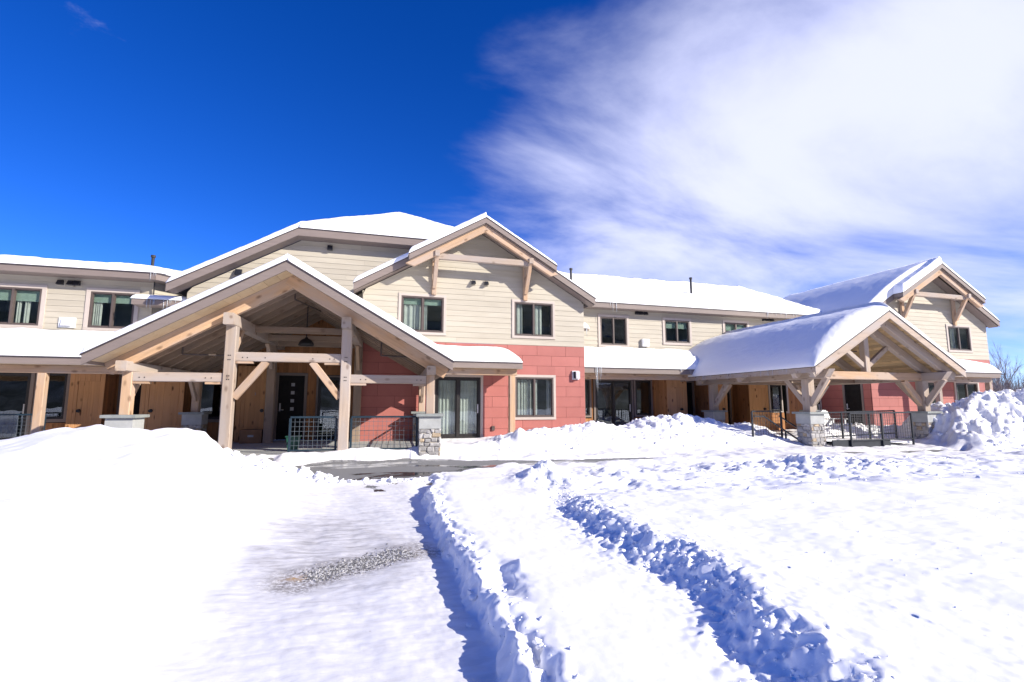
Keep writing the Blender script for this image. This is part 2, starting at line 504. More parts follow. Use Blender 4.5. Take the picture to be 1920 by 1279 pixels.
def boxv(x0, x1, y0, y1, z0, z1):
    return [(x0, y0, z0), (x1, y0, z0), (x1, y1, z0), (x0, y1, z0), (x0, y0, z1), (x1, y0, z1), (x1, y1, z1), (x0, y1, z1)]


def box(parent, name, x, y, z, mat, M=I4, label=None):
    return part(parent, name, boxv(*x, *y, *z), BOXF, mat, M, label=label)


def multibox(parent, name, boxes, mat, M=I4, label=None):
    v, f = [], []
    for b in boxes:
        k = len(v)
        v += boxv(*b)
        f += [tuple(i + k for i in q) for q in BOXF]
    return part(parent, name, v, f, mat, M, label=label)


def frame_of(p0, p1, up=(0, 0, 1)):
    p0, p1 = Vector(p0), Vector(p1)
    x = (p1 - p0).normalized()
    u = Vector(up)
    if abs(x.dot(u)) > 0.98:
        u = Vector((0, 1, 0))
    y = u.cross(x).normalized()
    z = x.cross(y)
    M = Matrix((x, y, z)).transposed().to_4x4()
    M.translation = (p0 + p1) / 2
    return M, (p1 - p0).length


def beam(parent, name, p0, p1, w, h, mat, up=(0, 0, 1), ch=None, M=I4, cut=(0, 0), label=None):
    """chamfered timber from p0 to p1: w across, h along up. cut shears the ends (top moves by cut)"""
    F, L = frame_of(p0, p1, up)
    c = min(w, h) * 0.07 if ch is None else ch
    a, b = w / 2, h / 2
    prof = [(-a + c, -b), (a - c, -b), (a, -b + c), (a, b - c), (a - c, b), (-a + c, b), (-a, b - c), (-a, -b + c)] if c > 0 else [(-a, -b), (a, -b), (a, b), (-a, b)]
    n = len(prof)
    v = []
    for e, (xx, ct) in enumerate(((-L / 2, cut[0]), (L / 2, cut[1]))):
        for (yy, zz) in prof:
            v.append((xx + ct * zz / max(b, 1e-6), yy, zz))
    f = [tuple(range(n - 1, -1, -1)), tuple(range(n, 2 * n))]
    for i in range(n):
        j = (i + 1) % n
        f.append((i, j, n + j, n + i))
    return part(parent, name, v, f, mat, M @ F, label=label)


def cyl(parent, name, p0, p1, r0, mat, r1=None, n=12, M=I4, label=None, smooth=True):
    F, L = frame_of(p0, p1)
    r1 = r0 if r1 is None else r1
    v = []
    for xx, r in ((-L / 2, r0), (L / 2, r1)):
        for i in range(n):
            t = 2 * math.pi * i / n
            v.append((xx, r * math.cos(t), r * math.sin(t)))
    f = [tuple(range(n - 1, -1, -1)), tuple(range(n, 2 * n))] + [(i, (i + 1) % n, n + (i + 1) % n, n + i) for i in range(n)]
    return part(parent, name, v, f, mat, M @ F, smooth=False, label=label)


def slab(parent, name, quad, th, mat, M=I4):
    """roof slab: four top points (counter clockwise from above), thickness straight down"""
    q = [Vector(p) for p in quad]
    v = [tuple(p) for p in q] + [tuple(p - Vector((0, 0, th))) for p in q]
    n = len(q)
    f = [tuple(range(n)), tuple(range(2 * n - 1, n - 1, -1))] + [(i, n + i, n + (i + 1) % n, (i + 1) % n) for i in range(n)]
    return part(parent, name, v, f, mat, M)


def prism_y(parent, name, poly, y0, y1, mat, M=I4):
    """polygon in x,z extruded along y"""
    n = len(poly)
    v = [(x, y0, z) for x, z in poly] + [(x, y1, z) for x, z in poly]
    f = [tuple(range(n)), tuple(range(2 * n - 1, n - 1, -1))] + [(i, n + i, n + (i + 1) % n, (i + 1) % n) for i in range(n)]
    return part(parent, name, v, f, mat, M)


# ---- numpy noise
def _hash(ix, iy, seed):
    h = (ix.astype(np.int64) * 374761393 + iy.astype(np.int64) * 668265263 + seed * 1442695041) & 0xFFFFFFFF
    h = ((h ^ (h >> 13)) * 1274126177) & 0xFFFFFFFF
    h = (h ^ (h >> 16)) & 0xFFFFFFFF
    return h.astype(np.float64) / 4294967295.0 * 2 * math.pi


def perlin(x, y, seed=0):
    x = np.asarray(x, float); y = np.asarray(y, float)
    ix = np.floor(x); iy = np.floor(y)
    fx = x - ix; fy = y - iy
    u = fx * fx * fx * (fx * (fx * 6 - 15) + 10)
    w = fy * fy * fy * (fy * (fy * 6 - 15) + 10)
    r = []
    for dx, dy in ((0, 0), (1, 0), (0, 1), (1, 1)):
        t = _hash(ix + dx, iy + dy, seed)
        r.append(np.cos(t) * (fx - dx) + np.sin(t) * (fy - dy))
    a = r[0] + u * (r[1] - r[0]); b = r[2] + u * (r[3] - r[2])
    return (a + w * (b - a)) * 1.41


def fbm(x, y, oct=4, seed=0, gain=0.5):
    s = 0; a = 1.0
    for i in range(oct):
        s = s + a * perlin(x * 2 ** i + 13.7 * i, y * 2 ** i - 7.3 * i, seed + i)
        a *= gain
    return s


def ss(a, b, x):
    t = np.clip((np.asarray(x, float) - a) / (b - a), 0, 1)
    return t * t * (3 - 2 * t)


def grid_mesh(name, X, Y, Z, mat, closed_bottom=None, smooth=True):
    """X,Y,Z arrays (n,m) -> mesh object; with closed_bottom (n,m,3) the sheet becomes a closed shell"""
    n, m = Z.shape
    co = np.stack([X, Y, Z], -1).reshape(-1, 3)
    idx = np.arange(n * m).reshape(n, m)
    q = np.stack([idx[:-1, :-1], idx[1:, :-1], idx[1:, 1:], idx[:-1, 1:]], -1).reshape(-1, 4)
    if closed_bottom is not None:
        cb = closed_bottom.reshape(-1, 3)
        k = n * m
        co = np.concatenate([co, cb])
        q2 = q[:, ::-1] + k
        rim = []
        ring = list(idx[0, :]) + list(idx[1:, -1]) + list(idx[-1, -2::-1]) + list(idx[-2:0:-1, 0])
        for i in range(len(ring)):
            a, b = ring[i], ring[(i + 1) % len(ring)]
            rim.append((a, b, b + k, a + k))
        q = np.concatenate([q, q2, np.array(rim)])
    me = bpy.data.meshes.new(name)
    c = (co.min(0) + co.max(0)) / 2
    c[2] = co[:, 2].min()
    me.vertices.add(len(co)); me.vertices.foreach_set('co', (co - c).ravel())
    me.loops.add(q.size); me.loops.foreach_set('vertex_index', q.ravel().astype(np.int32))
    me.polygons.add(len(q)); me.polygons.foreach_set('loop_start', np.arange(0, q.size, 4, dtype=np.int32))
    me.polygons.foreach_set('loop_total', np.full(len(q), 4, dtype=np.int32))
    me.polygons.foreach_set('use_smooth', np.full(len(q), smooth))
    me.update(calc_edges=True)
    me.validate()
    me.materials.append(MATS[mat])
    o = bpy.data.objects.new(name, me)
    o.location = c
    COL.objects.link(o)
    TM[o] = Matrix.Translation(c)
    return o


def roof_snow(label, P00, P10, P01, P11, T, edge=(0.2, 0.2, 0.2, 0.2), nu=70, nv=50, amp=0.03, freq=1.2, seed=1, frame=None, bulge=0.0, lip=0.0):
    """snow blanket over a roof plane. u runs P00->P10 (along the eave), v runs P00->P01 (up the slope).
    edge = rounding radius at u0,u1,v0,v1 (0: snow meets a wall or the next slope)"""
    A, B, C_, D = [np.array(p, float) for p in (P00, P10, P01, P11)]

    def spaced(n, e0, e1, L):
        t = np.linspace(0, 1, n)
        if e0 and e1:
            t = 0.5 * t + 0.5 * (0.5 - 0.5 * np.cos(np.pi * t))
        elif e0:
            t = 0.4 * t + 0.6 * (1 - np.cos(t * np.pi / 2))
        elif e1:
            t = 0.4 * t + 0.6 * np.sin(t * np.pi / 2)
        return t
    Lu = np.linalg.norm(B - A); Lv = np.linalg.norm(C_ - A)
    u = spaced(nu, edge[0], edge[1], Lu)[:, None]
    v = spaced(nv, edge[2], edge[3], Lv)[None, :]
    P = (A * (1 - u)[..., None] + B * u[..., None]) * (1 - v)[..., None] + (C_ * (1 - u)[..., None] + D * u[..., None]) * v[..., None]
    lu = np.linalg.norm(B - A) * (1 - v) + np.linalg.norm(D - C_) * v
    lv = Lv
    wx, wy = P[..., 0], P[..., 1]
    t = np.full(P.shape[:2], T)

    def rnd(d, r):
        q = np.clip(d / r, 0, 1)
        return np.sqrt(np.clip(1 - (1 - q) ** 2, 0, 1))
    nz = fbm(wx * 0.9 * freq + 3.1 * seed, wy * 0.9 * freq, 3, seed)
    w = 1 + 0.25 * nz
    if edge[0]: t = t * rnd(u * lu, edge[0] * w)
    if edge[1]: t = t * rnd((1 - u) * lu, edge[1] * w)
    if edge[2]: t = t * rnd(v * lv, edge[2] * w)
    if edge[3]: t = t * rnd((1 - v) * lv, edge[3] * w)
    t = t * (1 + bulge * np.sin(np.pi * v))
    env = np.clip(t / max(T, 1e-3), 0, 1)
    t = t + env * (amp * nz + 0.35 * amp * fbm(wx * 5 * freq, wy * 5 * freq, 3, seed + 9))
    out = np.array([0.0, 0.0, 0.0])
    top = P.copy()
    top[..., 2] += np.maximum(t, 0.002)
    if lip:
        d = (A - C_); d[2] = 0; d = d / np.linalg.norm(d)
        top += d * (lip * np.exp(-(v * lv / 0.25)) * np.clip(env, 0, 1))[..., None] * (1 + 0.5 * nz)[..., None]
    bot = P.copy(); bot[..., 2] -= 0.004
    o = grid_mesh('roof_snow', top[..., 0], top[..., 1], top[..., 2], 'snow', closed_bottom=bot)
    bm = bmesh.new(); bm.from_mesh(o.data)
    bmesh.ops.recalc_face_normals(bm, faces=bm.faces)
    bm.to_mesh(o.data); bm.free()
    if frame is not None:
        o.matrix_basis = frame @ o.matrix_basis
    tag(o, label, 'snow')
    return o


def icicles(label, group, p0, p1, n, lmin, lmax, seed):
    rnd = random.Random(seed)
    for i in range(n):
        t = rnd.random()
        p = Vector(p0).lerp(Vector(p1), t)
        L = lmin + (lmax - lmin) * rnd.random() ** 2
        r = 0.008 + 0.011 * L
        v = [(p.x + dx, p.y + dy, p.z) for dx, dy in ((r, 0), (0, r), (-r, 0), (0, -r))]
        v += [(p.x + dx * 0.5 + 0.004, p.y + dy * 0.5, p.z - L * 0.55) for dx, dy in ((r, 0), (0, r), (-r, 0), (0, -r))]
        v.append((p.x + rnd.uniform(-.01, .01), p.y, p.z - L))
        f = [(0, 1, 2, 3)] + [(i2, i2 + 4, (i2 + 1) % 4 + 4, (i2 + 1) % 4) for i2 in range(4)] + [(4 + i2, 8, 4 + (i2 + 1) % 4) for i2 in range(4)]
        o = part(None, 'icicle', v, f, 'ice', smooth=True)
        tag(o, label, 'icicle', group)


# ---- walls of separate boards
def segs(x0, x1, holes, za, zb):
    """x intervals of a board band left free by holes; bands partly covered are returned as pieces with their own z"""
    res = [(x0, x1, za, zb)]
    for (a, b, c, d) in holes:
        new = []
        for (p, q, r, s) in res:
            if b <= p or a >= q or d <= r + 0.004 or c >= s - 0.004:
                new.append((p, q, r, s)); continue
            if a - p > 0.01: new.append((p, a, r, s))
            if q - b > 0.01: new.append((b, q, r, s))
            m0, m1 = max(p, a), min(q, b)
            if c - r > 0.012: new.append((m0, m1, r, c))
            if s - d > 0.012: new.append((m0, m1, d, s))
        res = new
    return res


def lap_wall(root, xl, xr, z0, z1, course, Y, holes, openings, seed=0, M=I4, top=None, board='siding_board', mat='siding', maxlen=4.6, joints=True):
    """clapboards. xl,xr: functions of z giving the wall's ends. Y: wall face (local y), boards proud toward -y"""
    rnd = random.Random(seed)
    nb = int(math.ceil((z1 - z0) / course - 1e-6))
    bv, bf = [], []
    bands = []
    for i in range(nb):
        za = z0 + i * course
        zb = min(z1, za + course)
        bands.append((za, zb))
        # backing sheet
        for (p, q, r, s) in segs(min(xl(za), xl(zb)), max(xr(za), xr(zb)), openings, za, zb):
            k = len(bv)

            def e(x, z, lo):
                return max(x, xl(z)) if lo else min(x, xr(z))
            bv += [(e(p, r, 1), Y + 0.03, r), (e(q, r, 0), Y + 0.03, r), (e(q, s, 0), Y + 0.03, s), (e(p, s, 1), Y + 0.03, s)]
            bf.append((k, k + 1, k + 2, k + 3))
    wall = part(root, 'wall', bv, bf, 'wall_paper', M)
    for (za, zb) in bands:
        L0, R0 = min(xl(za), xl(zb)), max(xr(za), xr(zb))
        pieces = segs(L0, R0, holes, za, zb)
        for (p, q, r, s) in pieces:
            cuts = [p]
            if joints and q - p > maxlen:
                cuts.append(p + (q - p) * rnd.uniform(0.3, 0.7))
            cuts.append(q)
            for a, b in zip(cuts[:-1], cuts[1:]):
                a2 = a + (0.0015 if a > p else 0); b2 = b - (0.0015 if b < q else 0)
                al, ah = max(a2, xl(r)), max(a2, xl(s))
                bl, bh = min(b2, xr(r)), min(b2, xr(s))
                if bl - al < 0.03: continue
                if bh - ah < 0.01:
                    ah = bh = (ah + bh) / 2
                yb, yt = Y - 0.020, Y - 0.008
                g = 0.0025
                v = [(al, yb, r + g), (bl, yb, r + g), (bh, yt, s), (ah, yt, s), (al, Y + 0.01, r + g), (bl, Y + 0.01, r + g), (bh, Y + 0.01, s), (ah, Y + 0.01, s)]
                f = [(0, 1, 2, 3), (5, 4, 7, 6), (0, 4, 5, 1), (1, 5, 6, 2), (2, 6, 7, 3), (3, 7, 4, 0)]
                part(wall, board, v, f, mat, M)
    return wall


def panel_wall(root, x0, x1, z0, z1, row, width, phase, Y, holes, openings, M=I4):
    """big red cladding panels in staggered rows with open joints"""
    bv, bf = [], []
    rows = []
    z = z1
    while z > z0 + 0.01:
        rows.append((max(z0, z - row), z)); z -= row
    for (za, zb) in rows:
        for (p, q, r, s) in segs(x0, x1, openings, za, zb):
            k = len(bv)
            bv += [(p, Y + 0.02, r), (q, Y + 0.02, r), (q, Y + 0.02, s), (p, Y + 0.02, s)]
            bf.append((k, k + 1, k + 2, k + 3))
    wall = part(root, 'wall', bv, bf, 'joint_dark', M)
    for i, (za, zb) in enumerate(rows):
        off = phase + (0.5 * width if i % 2 else 0)
        xs = [x0]
        x = off + math.floor((x0 - off) / width) * width
        while x < x1:
            if x > x0 + 0.02 and x < x1 - 0.02: xs.append(x)
            x += width
        xs.append(x1)
        for a, b in zip(xs[:-1], xs[1:]):
            for (p, q, r, s) in segs(a + 0.004, b - 0.004, holes, za + 0.004, zb - 0.004):
                if q - p < 0.02 or s - r < 0.02: continue
                part(wall, 'panel', boxv(p, q, Y - 0.012, Y + 0.012, r, s), BOXF, 'red_panel', M)
    return wall


def plank_wall(root, x0, x1, z0, z1, w, Y, holes, mat='cedar', M=I4, name='wall', seed=0, th=0.02):
    """vertical tongue and groove boards, each its own"""
    rnd = random.Random(seed)
    bv, bf = [], []
    for (p, q, r, s) in segs(x0, x1, holes, z0, z1):
        k = len(bv)
        bv += [(p, Y + th + 0.002, r), (q, Y + th + 0.002, r), (q, Y + th + 0.002, s), (p, Y + th + 0.002, s)]
        bf.append((k, k + 1, k + 2, k + 3))
    wall = part(root, name, bv, bf, 'cedar', M)
    n = max(1, round((x1 - x0) / w))
    w = (x1 - x0) / n
    for i in range(n):
        a, b = x0 + i * w + 0.003, x0 + (i + 1) * w - 0.003
        for (p, q, r, s) in segs(a, b, holes, z0, z1):
            if q - p < 0.015 or s - r < 0.015: continue
            d = rnd.uniform(0, 0.004)
            beam(wall, 'plank', ((p + q) / 2, Y + th / 2 - d, r), ((p + q) / 2, Y + th / 2 - d, s), q - p, th, mat, up=(0, 1, 0), ch=0.003, M=M)
    return wall


def wavy(x0, x1, z0, z1, Y, n=40, amp=0.025, waves=9, seed=0):
    rnd = random.Random(seed)
    ph = rnd.uniform(0, 6)
    v, f = [], []
    for i in range(n + 1):
        t = i / n
        x = x0 + (x1 - x0) * t
        y = Y + amp * math.sin(ph + t * waves * 6.28 + 0.8 * math.sin(t * 7 + ph))
        v += [(x, y, z0), (x, y, z1)]
        if i: f.append((2 * i - 2, 2 * i, 2 * i + 1, 2 * i - 1))
    return v, f


def window(root, x0, x1, z0, z1, Y, M=I4, trim=0.09, frame='brown_frame', fw=0.05, curtain=(), blind=0.0, dark=False, casing='casing', split=0.5, seed=0, depth=1.6, door=False, trim_bottom=True):
    """two-sash window or sliding door in an opening. window > casing, sash, pane, curtain, interior"""
    nm = 'sliding_door' if door else 'window'
    mx = x0 + (x1 - x0) * split
    y0, y1 = Y - 0.035, Y + 0.05
    bxs = [(x0, x1, y0, y1, z1 - fw, z1), (x0, x1, y0, y1, z0, z0 + fw), (x0, x0 + fw, y0, y1, z0 + fw, z1 - fw), (x1 - fw, x1, y0, y1, z0 + fw, z1 - fw)]
    if split:
        bxs.append((mx - fw * 0.6, mx + fw * 0.6, y0, y1, z0 + fw, z1 - fw))
    w = multibox(root, nm, bxs, frame, M)
    cas = [(x0 - trim, x1 + trim, Y - 0.045, Y + 0.02, z1 + 0.001, z1 + trim), (x0 - trim, x0 - 0.001, Y - 0.045, Y + 0.02, z0, z1 - 0.001), (x1 + 0.001, x1 + trim, Y - 0.045, Y + 0.02, z0, z1 - 0.001)]
    if trim_bottom:
        cas.append((x0 - trim, x1 + trim, Y - 0.05, Y + 0.02, z0 - trim, z0 - 0.002))
    for c in cas:
        xx = c[1] - c[0] > c[5] - c[4]
        if xx: beam(w, 'casing', (c[0], (c[2] + c[3]) / 2, (c[4] + c[5]) / 2), (c[1], (c[2] + c[3]) / 2, (c[4] + c[5]) / 2), c[3] - c[2], c[5] - c[4], casing, ch=0.003, M=M)
        else: beam(w, 'casing', ((c[0] + c[1]) / 2, (c[2] + c[3]) / 2, c[4]), ((c[0] + c[1]) / 2, (c[2] + c[3]) / 2, c[5]), c[1] - c[0], c[3] - c[2], casing, up=(0, 1, 0), ch=0.003, M=M)
    spans = [(x0 + fw, mx - fw * 0.6), (mx + fw * 0.6, x1 - fw)] if split else [(x0 + fw, x1 - fw)]
    for i, (a, b) in enumerate(spans):
        s = fw * 0.55
        yy = Y + 0.0 + 0.022 * i
        za, zb = z0 + fw, z1 - fw
        low = s * (2.2 if door else 1)
        multibox(w, 'sash', [(a, b, yy, yy + 0.02, zb - s, zb), (a, b, yy, yy + 0.02, za, za + low), (a, a + s, yy, yy + 0.02, za + low, zb - s), (b - s, b, yy, yy + 0.02, za + low, zb - s)], frame, M)
        box(w, 'pane', (a + s - 0.002, b - s + 0.002), (yy + 0.008, yy + 0.013), (za + low - 0.002, zb - s + 0.002), 'glass', M)
    if door:
        box(w, 'handle', (x1 - fw - 0.035, x1 - fw - 0.005), (Y - 0.05, Y - 0.006), (z0 + 0.85, z0 + 1.15), 'chrome', M)
    # room behind
    a, b, c, d, e, g = x0 - 0.3, x1 + 0.3, Y + 0.06, Y + depth, z0 - (0.0 if door else 0.5), z1 + 0.25
    rv = boxv(a, b, c, d, e, g)
    rf = [(0, 1, 2, 3), (4, 7, 6, 5), (1, 5, 6, 2), (2, 6, 7, 3), (3, 7, 4, 0)]
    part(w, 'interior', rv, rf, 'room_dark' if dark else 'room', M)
    for i, (t0, t1, wv) in enumerate(curtain):
        v, f = wavy(x0 + (x1 - x0) * t0, x0 + (x1 - x0) * t1, z0 + 0.02, z1 - 0.02, Y + 0.16, n=60, waves=wv, seed=seed + i)
        part(w, 'curtain', v, f, 'curtain', M, smooth=True)
    if blind:
        box(w, 'blind', (x0 + 0.02, x1 - 0.02), (Y + 0.10, Y + 0.11), (z1 - (z1 - z0) * blind, z1 - 0.01), 'blind', M)
    return w


def hood_vents(root, xs, z, Y, s=0.13, mat='black_vent', plate=True, M=I4):
    for x in xs:
        v = [(x - s / 2, Y - 0.03, z - s / 2), (x + s / 2, Y - 0.03, z - s / 2), (x + s / 2, Y - 0.03, z + s / 2), (x - s / 2, Y - 0.03, z + s / 2),
             (x - s / 2, Y - 0.19, z - s / 2), (x + s / 2, Y - 0.19, z - s / 2), (x + s / 2, Y - 0.09, z + s / 2), (x - s / 2, Y - 0.09, z + s / 2)]
        f = [(0, 1, 2, 3), (7, 6, 5, 4), (4, 5, 1, 0), (5, 6, 2, 1), (6, 7, 3, 2), (7, 4, 0, 3)]
        h = part(root, 'vent_hood', v, f, mat, M)
        if plate:
            box(h, 'mounting_plate', (x - s * 0.72, x + s * 0.72), (Y - 0.036, Y - 0.005), (z - s * 0.72, z + s * 0.72), 'siding', M)

# ------------------------------------------------------------------ terrain
def zbase(Y):
    return np.interp(Y, [-40, 0, 6, 10, 12.3, 12.9, 25, 60, 400], [0.1, 0, .05, .15, .30, .42, .45, .6, 3.0])


def road_gap(X, Y):
    """how far a point lies inside the bared strip of asphalt (positive inside)"""
    hh = np.interp(X, [-2.1, -1.5, -0.6, 1.0, 2.2, 3.3, 5.0, 7.5, 8.6], [-.3, .45, .98, 1.0, .72, .32, .22, .12, -.3])
    yc = np.interp(X, [-2, 0, 2, 3.3, 7.5], [11.75, 11.44, 11.46, 11.60, 11.55])
    g1 = hh - np.abs(Y - yc)
    hh2 = np.interp(X, [12.3, 13.2, 15, 17, 18.2], [-.3, .22, .16, .26, -.3])
    g2 = hh2 - np.abs(Y - np.interp(X, [12, 18], [11.45, 11.05]))
    return np.maximum(g1, g2)


def snow_height(X, Y):
    base = zbase(Y)
    rough = fbm(X * 1.3, Y * 1.3, 4, 3)
    lump = fbm(X * 4.5, Y * 4.5, 4, 11, 0.55)
    fine = fbm(X * 14, Y * 14, 3, 21, 0.6)
    # --- wall of cut snow right of the driveway
    en = 0.09 * perlin(Y * 1.25, X * 0 + 2.2, 5) + 0.05 * perlin(Y * 4.1, X * 1.5 + 8.1, 6) + 0.028 * perlin(Y * 10, X * 5, 8) + 0.014 * perlin(Y * 22, X * 14, 9)
    xw = 0.80 + 0.022 * Y + 0.6 * en + 0.35 * ss(7.6, 9.6, Y) ** 2
    hp = np.interp(Y, [-20, 0, 5, 7.5, 9, 10.2, 10.9], [.20, .20, .195, .19, .17, .09, 0.0])
    face = ss(-0.03, 0.10, X - xw)
    lipn = np.exp(-((X - xw - 0.16) / 0.14) ** 2)
    crumble = lipn * (0.045 * perlin(X * 5, Y * 2.6, 31) + 0.02 * perlin(X * 11, Y * 8, 33) - 0.02)
    scn = 0.05 * perlin(X * 6, Y * 4, 35) + 0.03 * perlin(X * 14, Y * 12, 36)
    scoop = -0.09 * np.exp(-((X + scn - 1.17) / 0.10) ** 2 - ((Y + scn - 4.15) / 0.30) ** 2) + 0.05 * np.exp(-((X - 1.36) / 0.06) ** 2 - ((Y - 4.35) / 0.10) ** 2) \
        - 0.08 * np.exp(-((X + scn - 1.02) / 0.05) ** 2 - ((Y - 2.75) / 0.55) ** 2)
    plateau = face * (hp + 0.012 * rough * ss(1.0, 1.6, X) + crumble + scoop)
    # --- second bank
    xb = np.interp(Y, [0, 2.1, 2.67, 3.2, 3.9, 4.4, 5.15, 6.5, 7.4], [1.85, 1.98, 2.12, 2.42, 2.48, 2.38, 2.42, 2.62, 2.8]) + 0.06 * perlin(Y * 2.7, X * 0 + 4.4, 41) + 0.04 * perlin(Y * 8, X * 2, 42)
    up = ss(-0.08, 0.34, X - xb) * ss(7.4, 5.9, Y)
    facebump = np.exp(-((X - xb - 0.12) / 0.30) ** 2) * ss(7.2, 6.0, Y)
    clump = perlin(X * 4.5, Y * 4.5, 51) * 0.055 + np.tanh(3 * perlin(X * 10, Y * 10, 52)) * 0.024 + np.tanh(3 * perlin(X * 19, Y * 19, 54)) * 0.015 + perlin(X * 34, Y * 34, 53) * 0.010
    bank2 = up * 0.175 + facebump * clump * 0.70
    field = ss(2.9, 3.8, X) * (0.012 * rough + 0.001 * lump)
    far_l = ss(5.6, 7.4, Y) * ss(10.9, 9.6, Y) * ss(2.0, 3.2, X)
    lumps = far_l * (0.009 * np.tanh(2 * lump) + 0.003 * fine + 0.05 * rough)
    peak = 0.26 * np.exp(-((X - 3.15) / 0.42) ** 2 - ((Y - 8.6) / 0.6) ** 2) * (1 + 0.2 * lump)
    peak = peak + 0.09 * np.exp(-((X - 4.6) / 0.9) ** 2 - ((Y - 8.3) / 0.8) ** 2) * (1 + .5 * lump)
    peak = peak + 0.13 * np.exp(-((X - 9.3) / 2.2) ** 2 - ((Y - 8.6) / 0.9) ** 2) * (1 + .9 * lump)
    speck = ss(2.4, 3.2, X) * ss(11, 9, Y) * 0.004 * np.maximum(fbm(X * 11, Y * 11, 3, 71, .6) - 0.25, 0) * 2.2
    right = plateau + bank2 + field + lumps + peak * ss(1.2, 1.8, X) + speck
    # --- left bank and mound
    crest = np.interp(X, [-30, -14, -7, -5.9, -5.1, -4.4, -3.6, -3.05, -2.75, -2.45, -2.1, -1.6, -0.95, -0.4],
                      [.9, .7, .66, .74, .86, .99, .87, .90, .84, .52, .36, .25, .10, 0])
    dyc = Y - 10.75
    prof = np.where(dyc < 0, np.exp(-(dyc / 4.6) ** 2), np.exp(-(dyc / np.interp(X, [-6.5, -5, -2], [2.6, 1.05, .75])) ** 2))
    mound = crest * prof
    side = ss(-0.75, -3.6, X) * np.interp(Y, [-30, 0, 3, 6, 10, 12, 14, 18], [.8, .55, .50, .52, .45, .3, .3, .2]) * ss(19, 16, Y)
    left = np.maximum(mound, side) + 0.12 * np.minimum(mound, side)
    left = left + ss(-1.0, -2.6, X) * (0.035 * rough + 0.02 * perlin(X * .9 + Y * 1.6, Y * .5, 83)) * ss(13, 11, Y)
    chunk = 0.16 * np.abs(perlin(X * 3.1, Y * 3.1, 81)) * np.exp(-((X + 2.2) / 0.9) ** 2 - ((Y - 10.9) / 0.8) ** 2)
    chunk = chunk + 0.20 * np.abs(perlin(X * 5.1, Y * 5.1, 82)) * np.exp(-((X + 1.0) / 0.9) ** 2 - ((Y - 10.35) / 0.35) ** 2)
    left = left + chunk * ss(0.1, -0.5, X)
    # --- packed drive between
    onlane = ss(-1.6, -0.9, X) * (1 - ss(-0.05, 0.05, X - xw))
    ruts = 0.018 * perlin(X * 2.2 + Y * 0.6, Y * 1.1, 91) + 0.004 * perlin(X * 7 + Y * 3, Y * 5, 92) + 0.003 * perlin(X * 18 + 8 * Y, Y * 12, 93)
    h = base + np.where(X > 0, right, left) + onlane * ruts * ss(11, 9, Y)
    h = h + 0.0018 * fine
    # --- road crossing in front of the building
    h_road = base + 0.05 + 0.03 * rough + 0.012 * lump
    h = h * (1 - ss(10.2, 10.9, Y)) + (np.maximum(h, h_road) if False else (base + (h - base) * ss(12.6, 10.6, Y) + 0.05 * ss(10.2, 11, Y) * (1 + rough))) * ss(10.2, 10.9, Y)
    # --- snow along the front of the building
    cr = np.interp(X, [-1.9, -1.65, 1.9, 2.4, 3.3, 4.1, 5.6, 6.7, 7.3, 7.9, 9.2, 10.2, 11.2, 11.8, 12.6, 13.3, 14.2],
                   [-.1, .10, .12, .13, .12, .30, .38, .58, .44, .43, .72, .70, .48, .38, .46, .12, .02])
    ycr = np.interp(X, [-2, 2, 3.5, 5, 8, 13], [12.72, 12.78, 13.2, 13.9, 14.3, 14.1])
    sg = np.where(Y < ycr, np.interp(X, [-2, 2, 4, 8, 13], [.28, .32, .75, 1.15, .9]), np.interp(X, [-2, 1.9, 2.6, 4, 8, 13], [.16, .18, .8, 1.4, 1.7, 1.6]))
    strip = cr * np.exp(-((Y - ycr) / sg) ** 2) * (1 + 0.07 * np.tanh(2 * lump) * ss(2, 4, X) + 0.10 * rough)
    strip = strip + ss(2.3, 3.5, X) * ss(12.5, 12.9, Y) * ss(14.4, 13.2, X) * (0.05 + 0.02 * lump)
    block = 0.22 * np.exp(-((X - 4.25) / 0.40) ** 4 - ((Y - 12.95) / 0.26) ** 4)
    h = h + np.where((X > -1.95) & (X < 14.6), strip + block, 0) * ss(11.9, 12.5, Y)
    # --- snow inside the right porch and the big pile beyond it
    inside = 0.42 * np.exp(-((X - 16.3) / 1.7) ** 4 - ((Y - 14.1) / 0.55) ** 2) * (1 + 0.16 * lump)
    h = h + inside
    dx = (X - 20.6)
    pile = np.interp(X, [17.35, 17.75, 18.1, 18.9, 20.1, 21.6, 23, 25, 29, 34], [0, .28, .68, 1.12, 1.46, 1.66, 1.62, 1.3, .5, .2]) * np.exp(-np.where(Y < 11.9, (Y - 11.9) / 1.0, (Y - 11.9) / 2.0) ** 2)
    bl = np.tanh(4 * perlin(X * 1.3, Y * 1.3, 101)) * 0.14 + np.tanh(4 * perlin(X * 2.9, Y * 2.9, 102)) * 0.085 + np.tanh(3 * perlin(X * 6.5, Y * 6.5, 103)) * 0.045 + 0.05 * np.tanh(2 * lump) + .012 * fine
    pile = pile + np.clip(pile * 1.6, 0, 1) * bl
    keep = 1 - ss(17.4, 17.7, X) * ss(18.7, 18.45, X) * ss(11.95, 12.15, Y) * ss(13.4, 13.1, Y) * 0
    h = h + pile
    # --- bared asphalt
    g = road_gap(X, Y) + 0.12 * fbm(X * 1.1, Y * 1.6, 3, 111) + 0.04 * lump
    h = np.where(g > -0.14, h * ss(0.06, -0.14, g) + (base - 0.06) * (1 - ss(0.06, -0.14, g)), h)
    # --- porch floors and the walls of the building are kept clear
    inL = ss(-5.4, -5.2, X) * ss(2.05, 1.85, X) * ss(12.98, 13.06, Y)
    h = h * (1 - inL) + np.minimum(h, 0.38) * inL
    gate = ss(-3.0, -2.7, X) * ss(-1.75, -2.0, X) * ss(12.2, 12.5, Y)
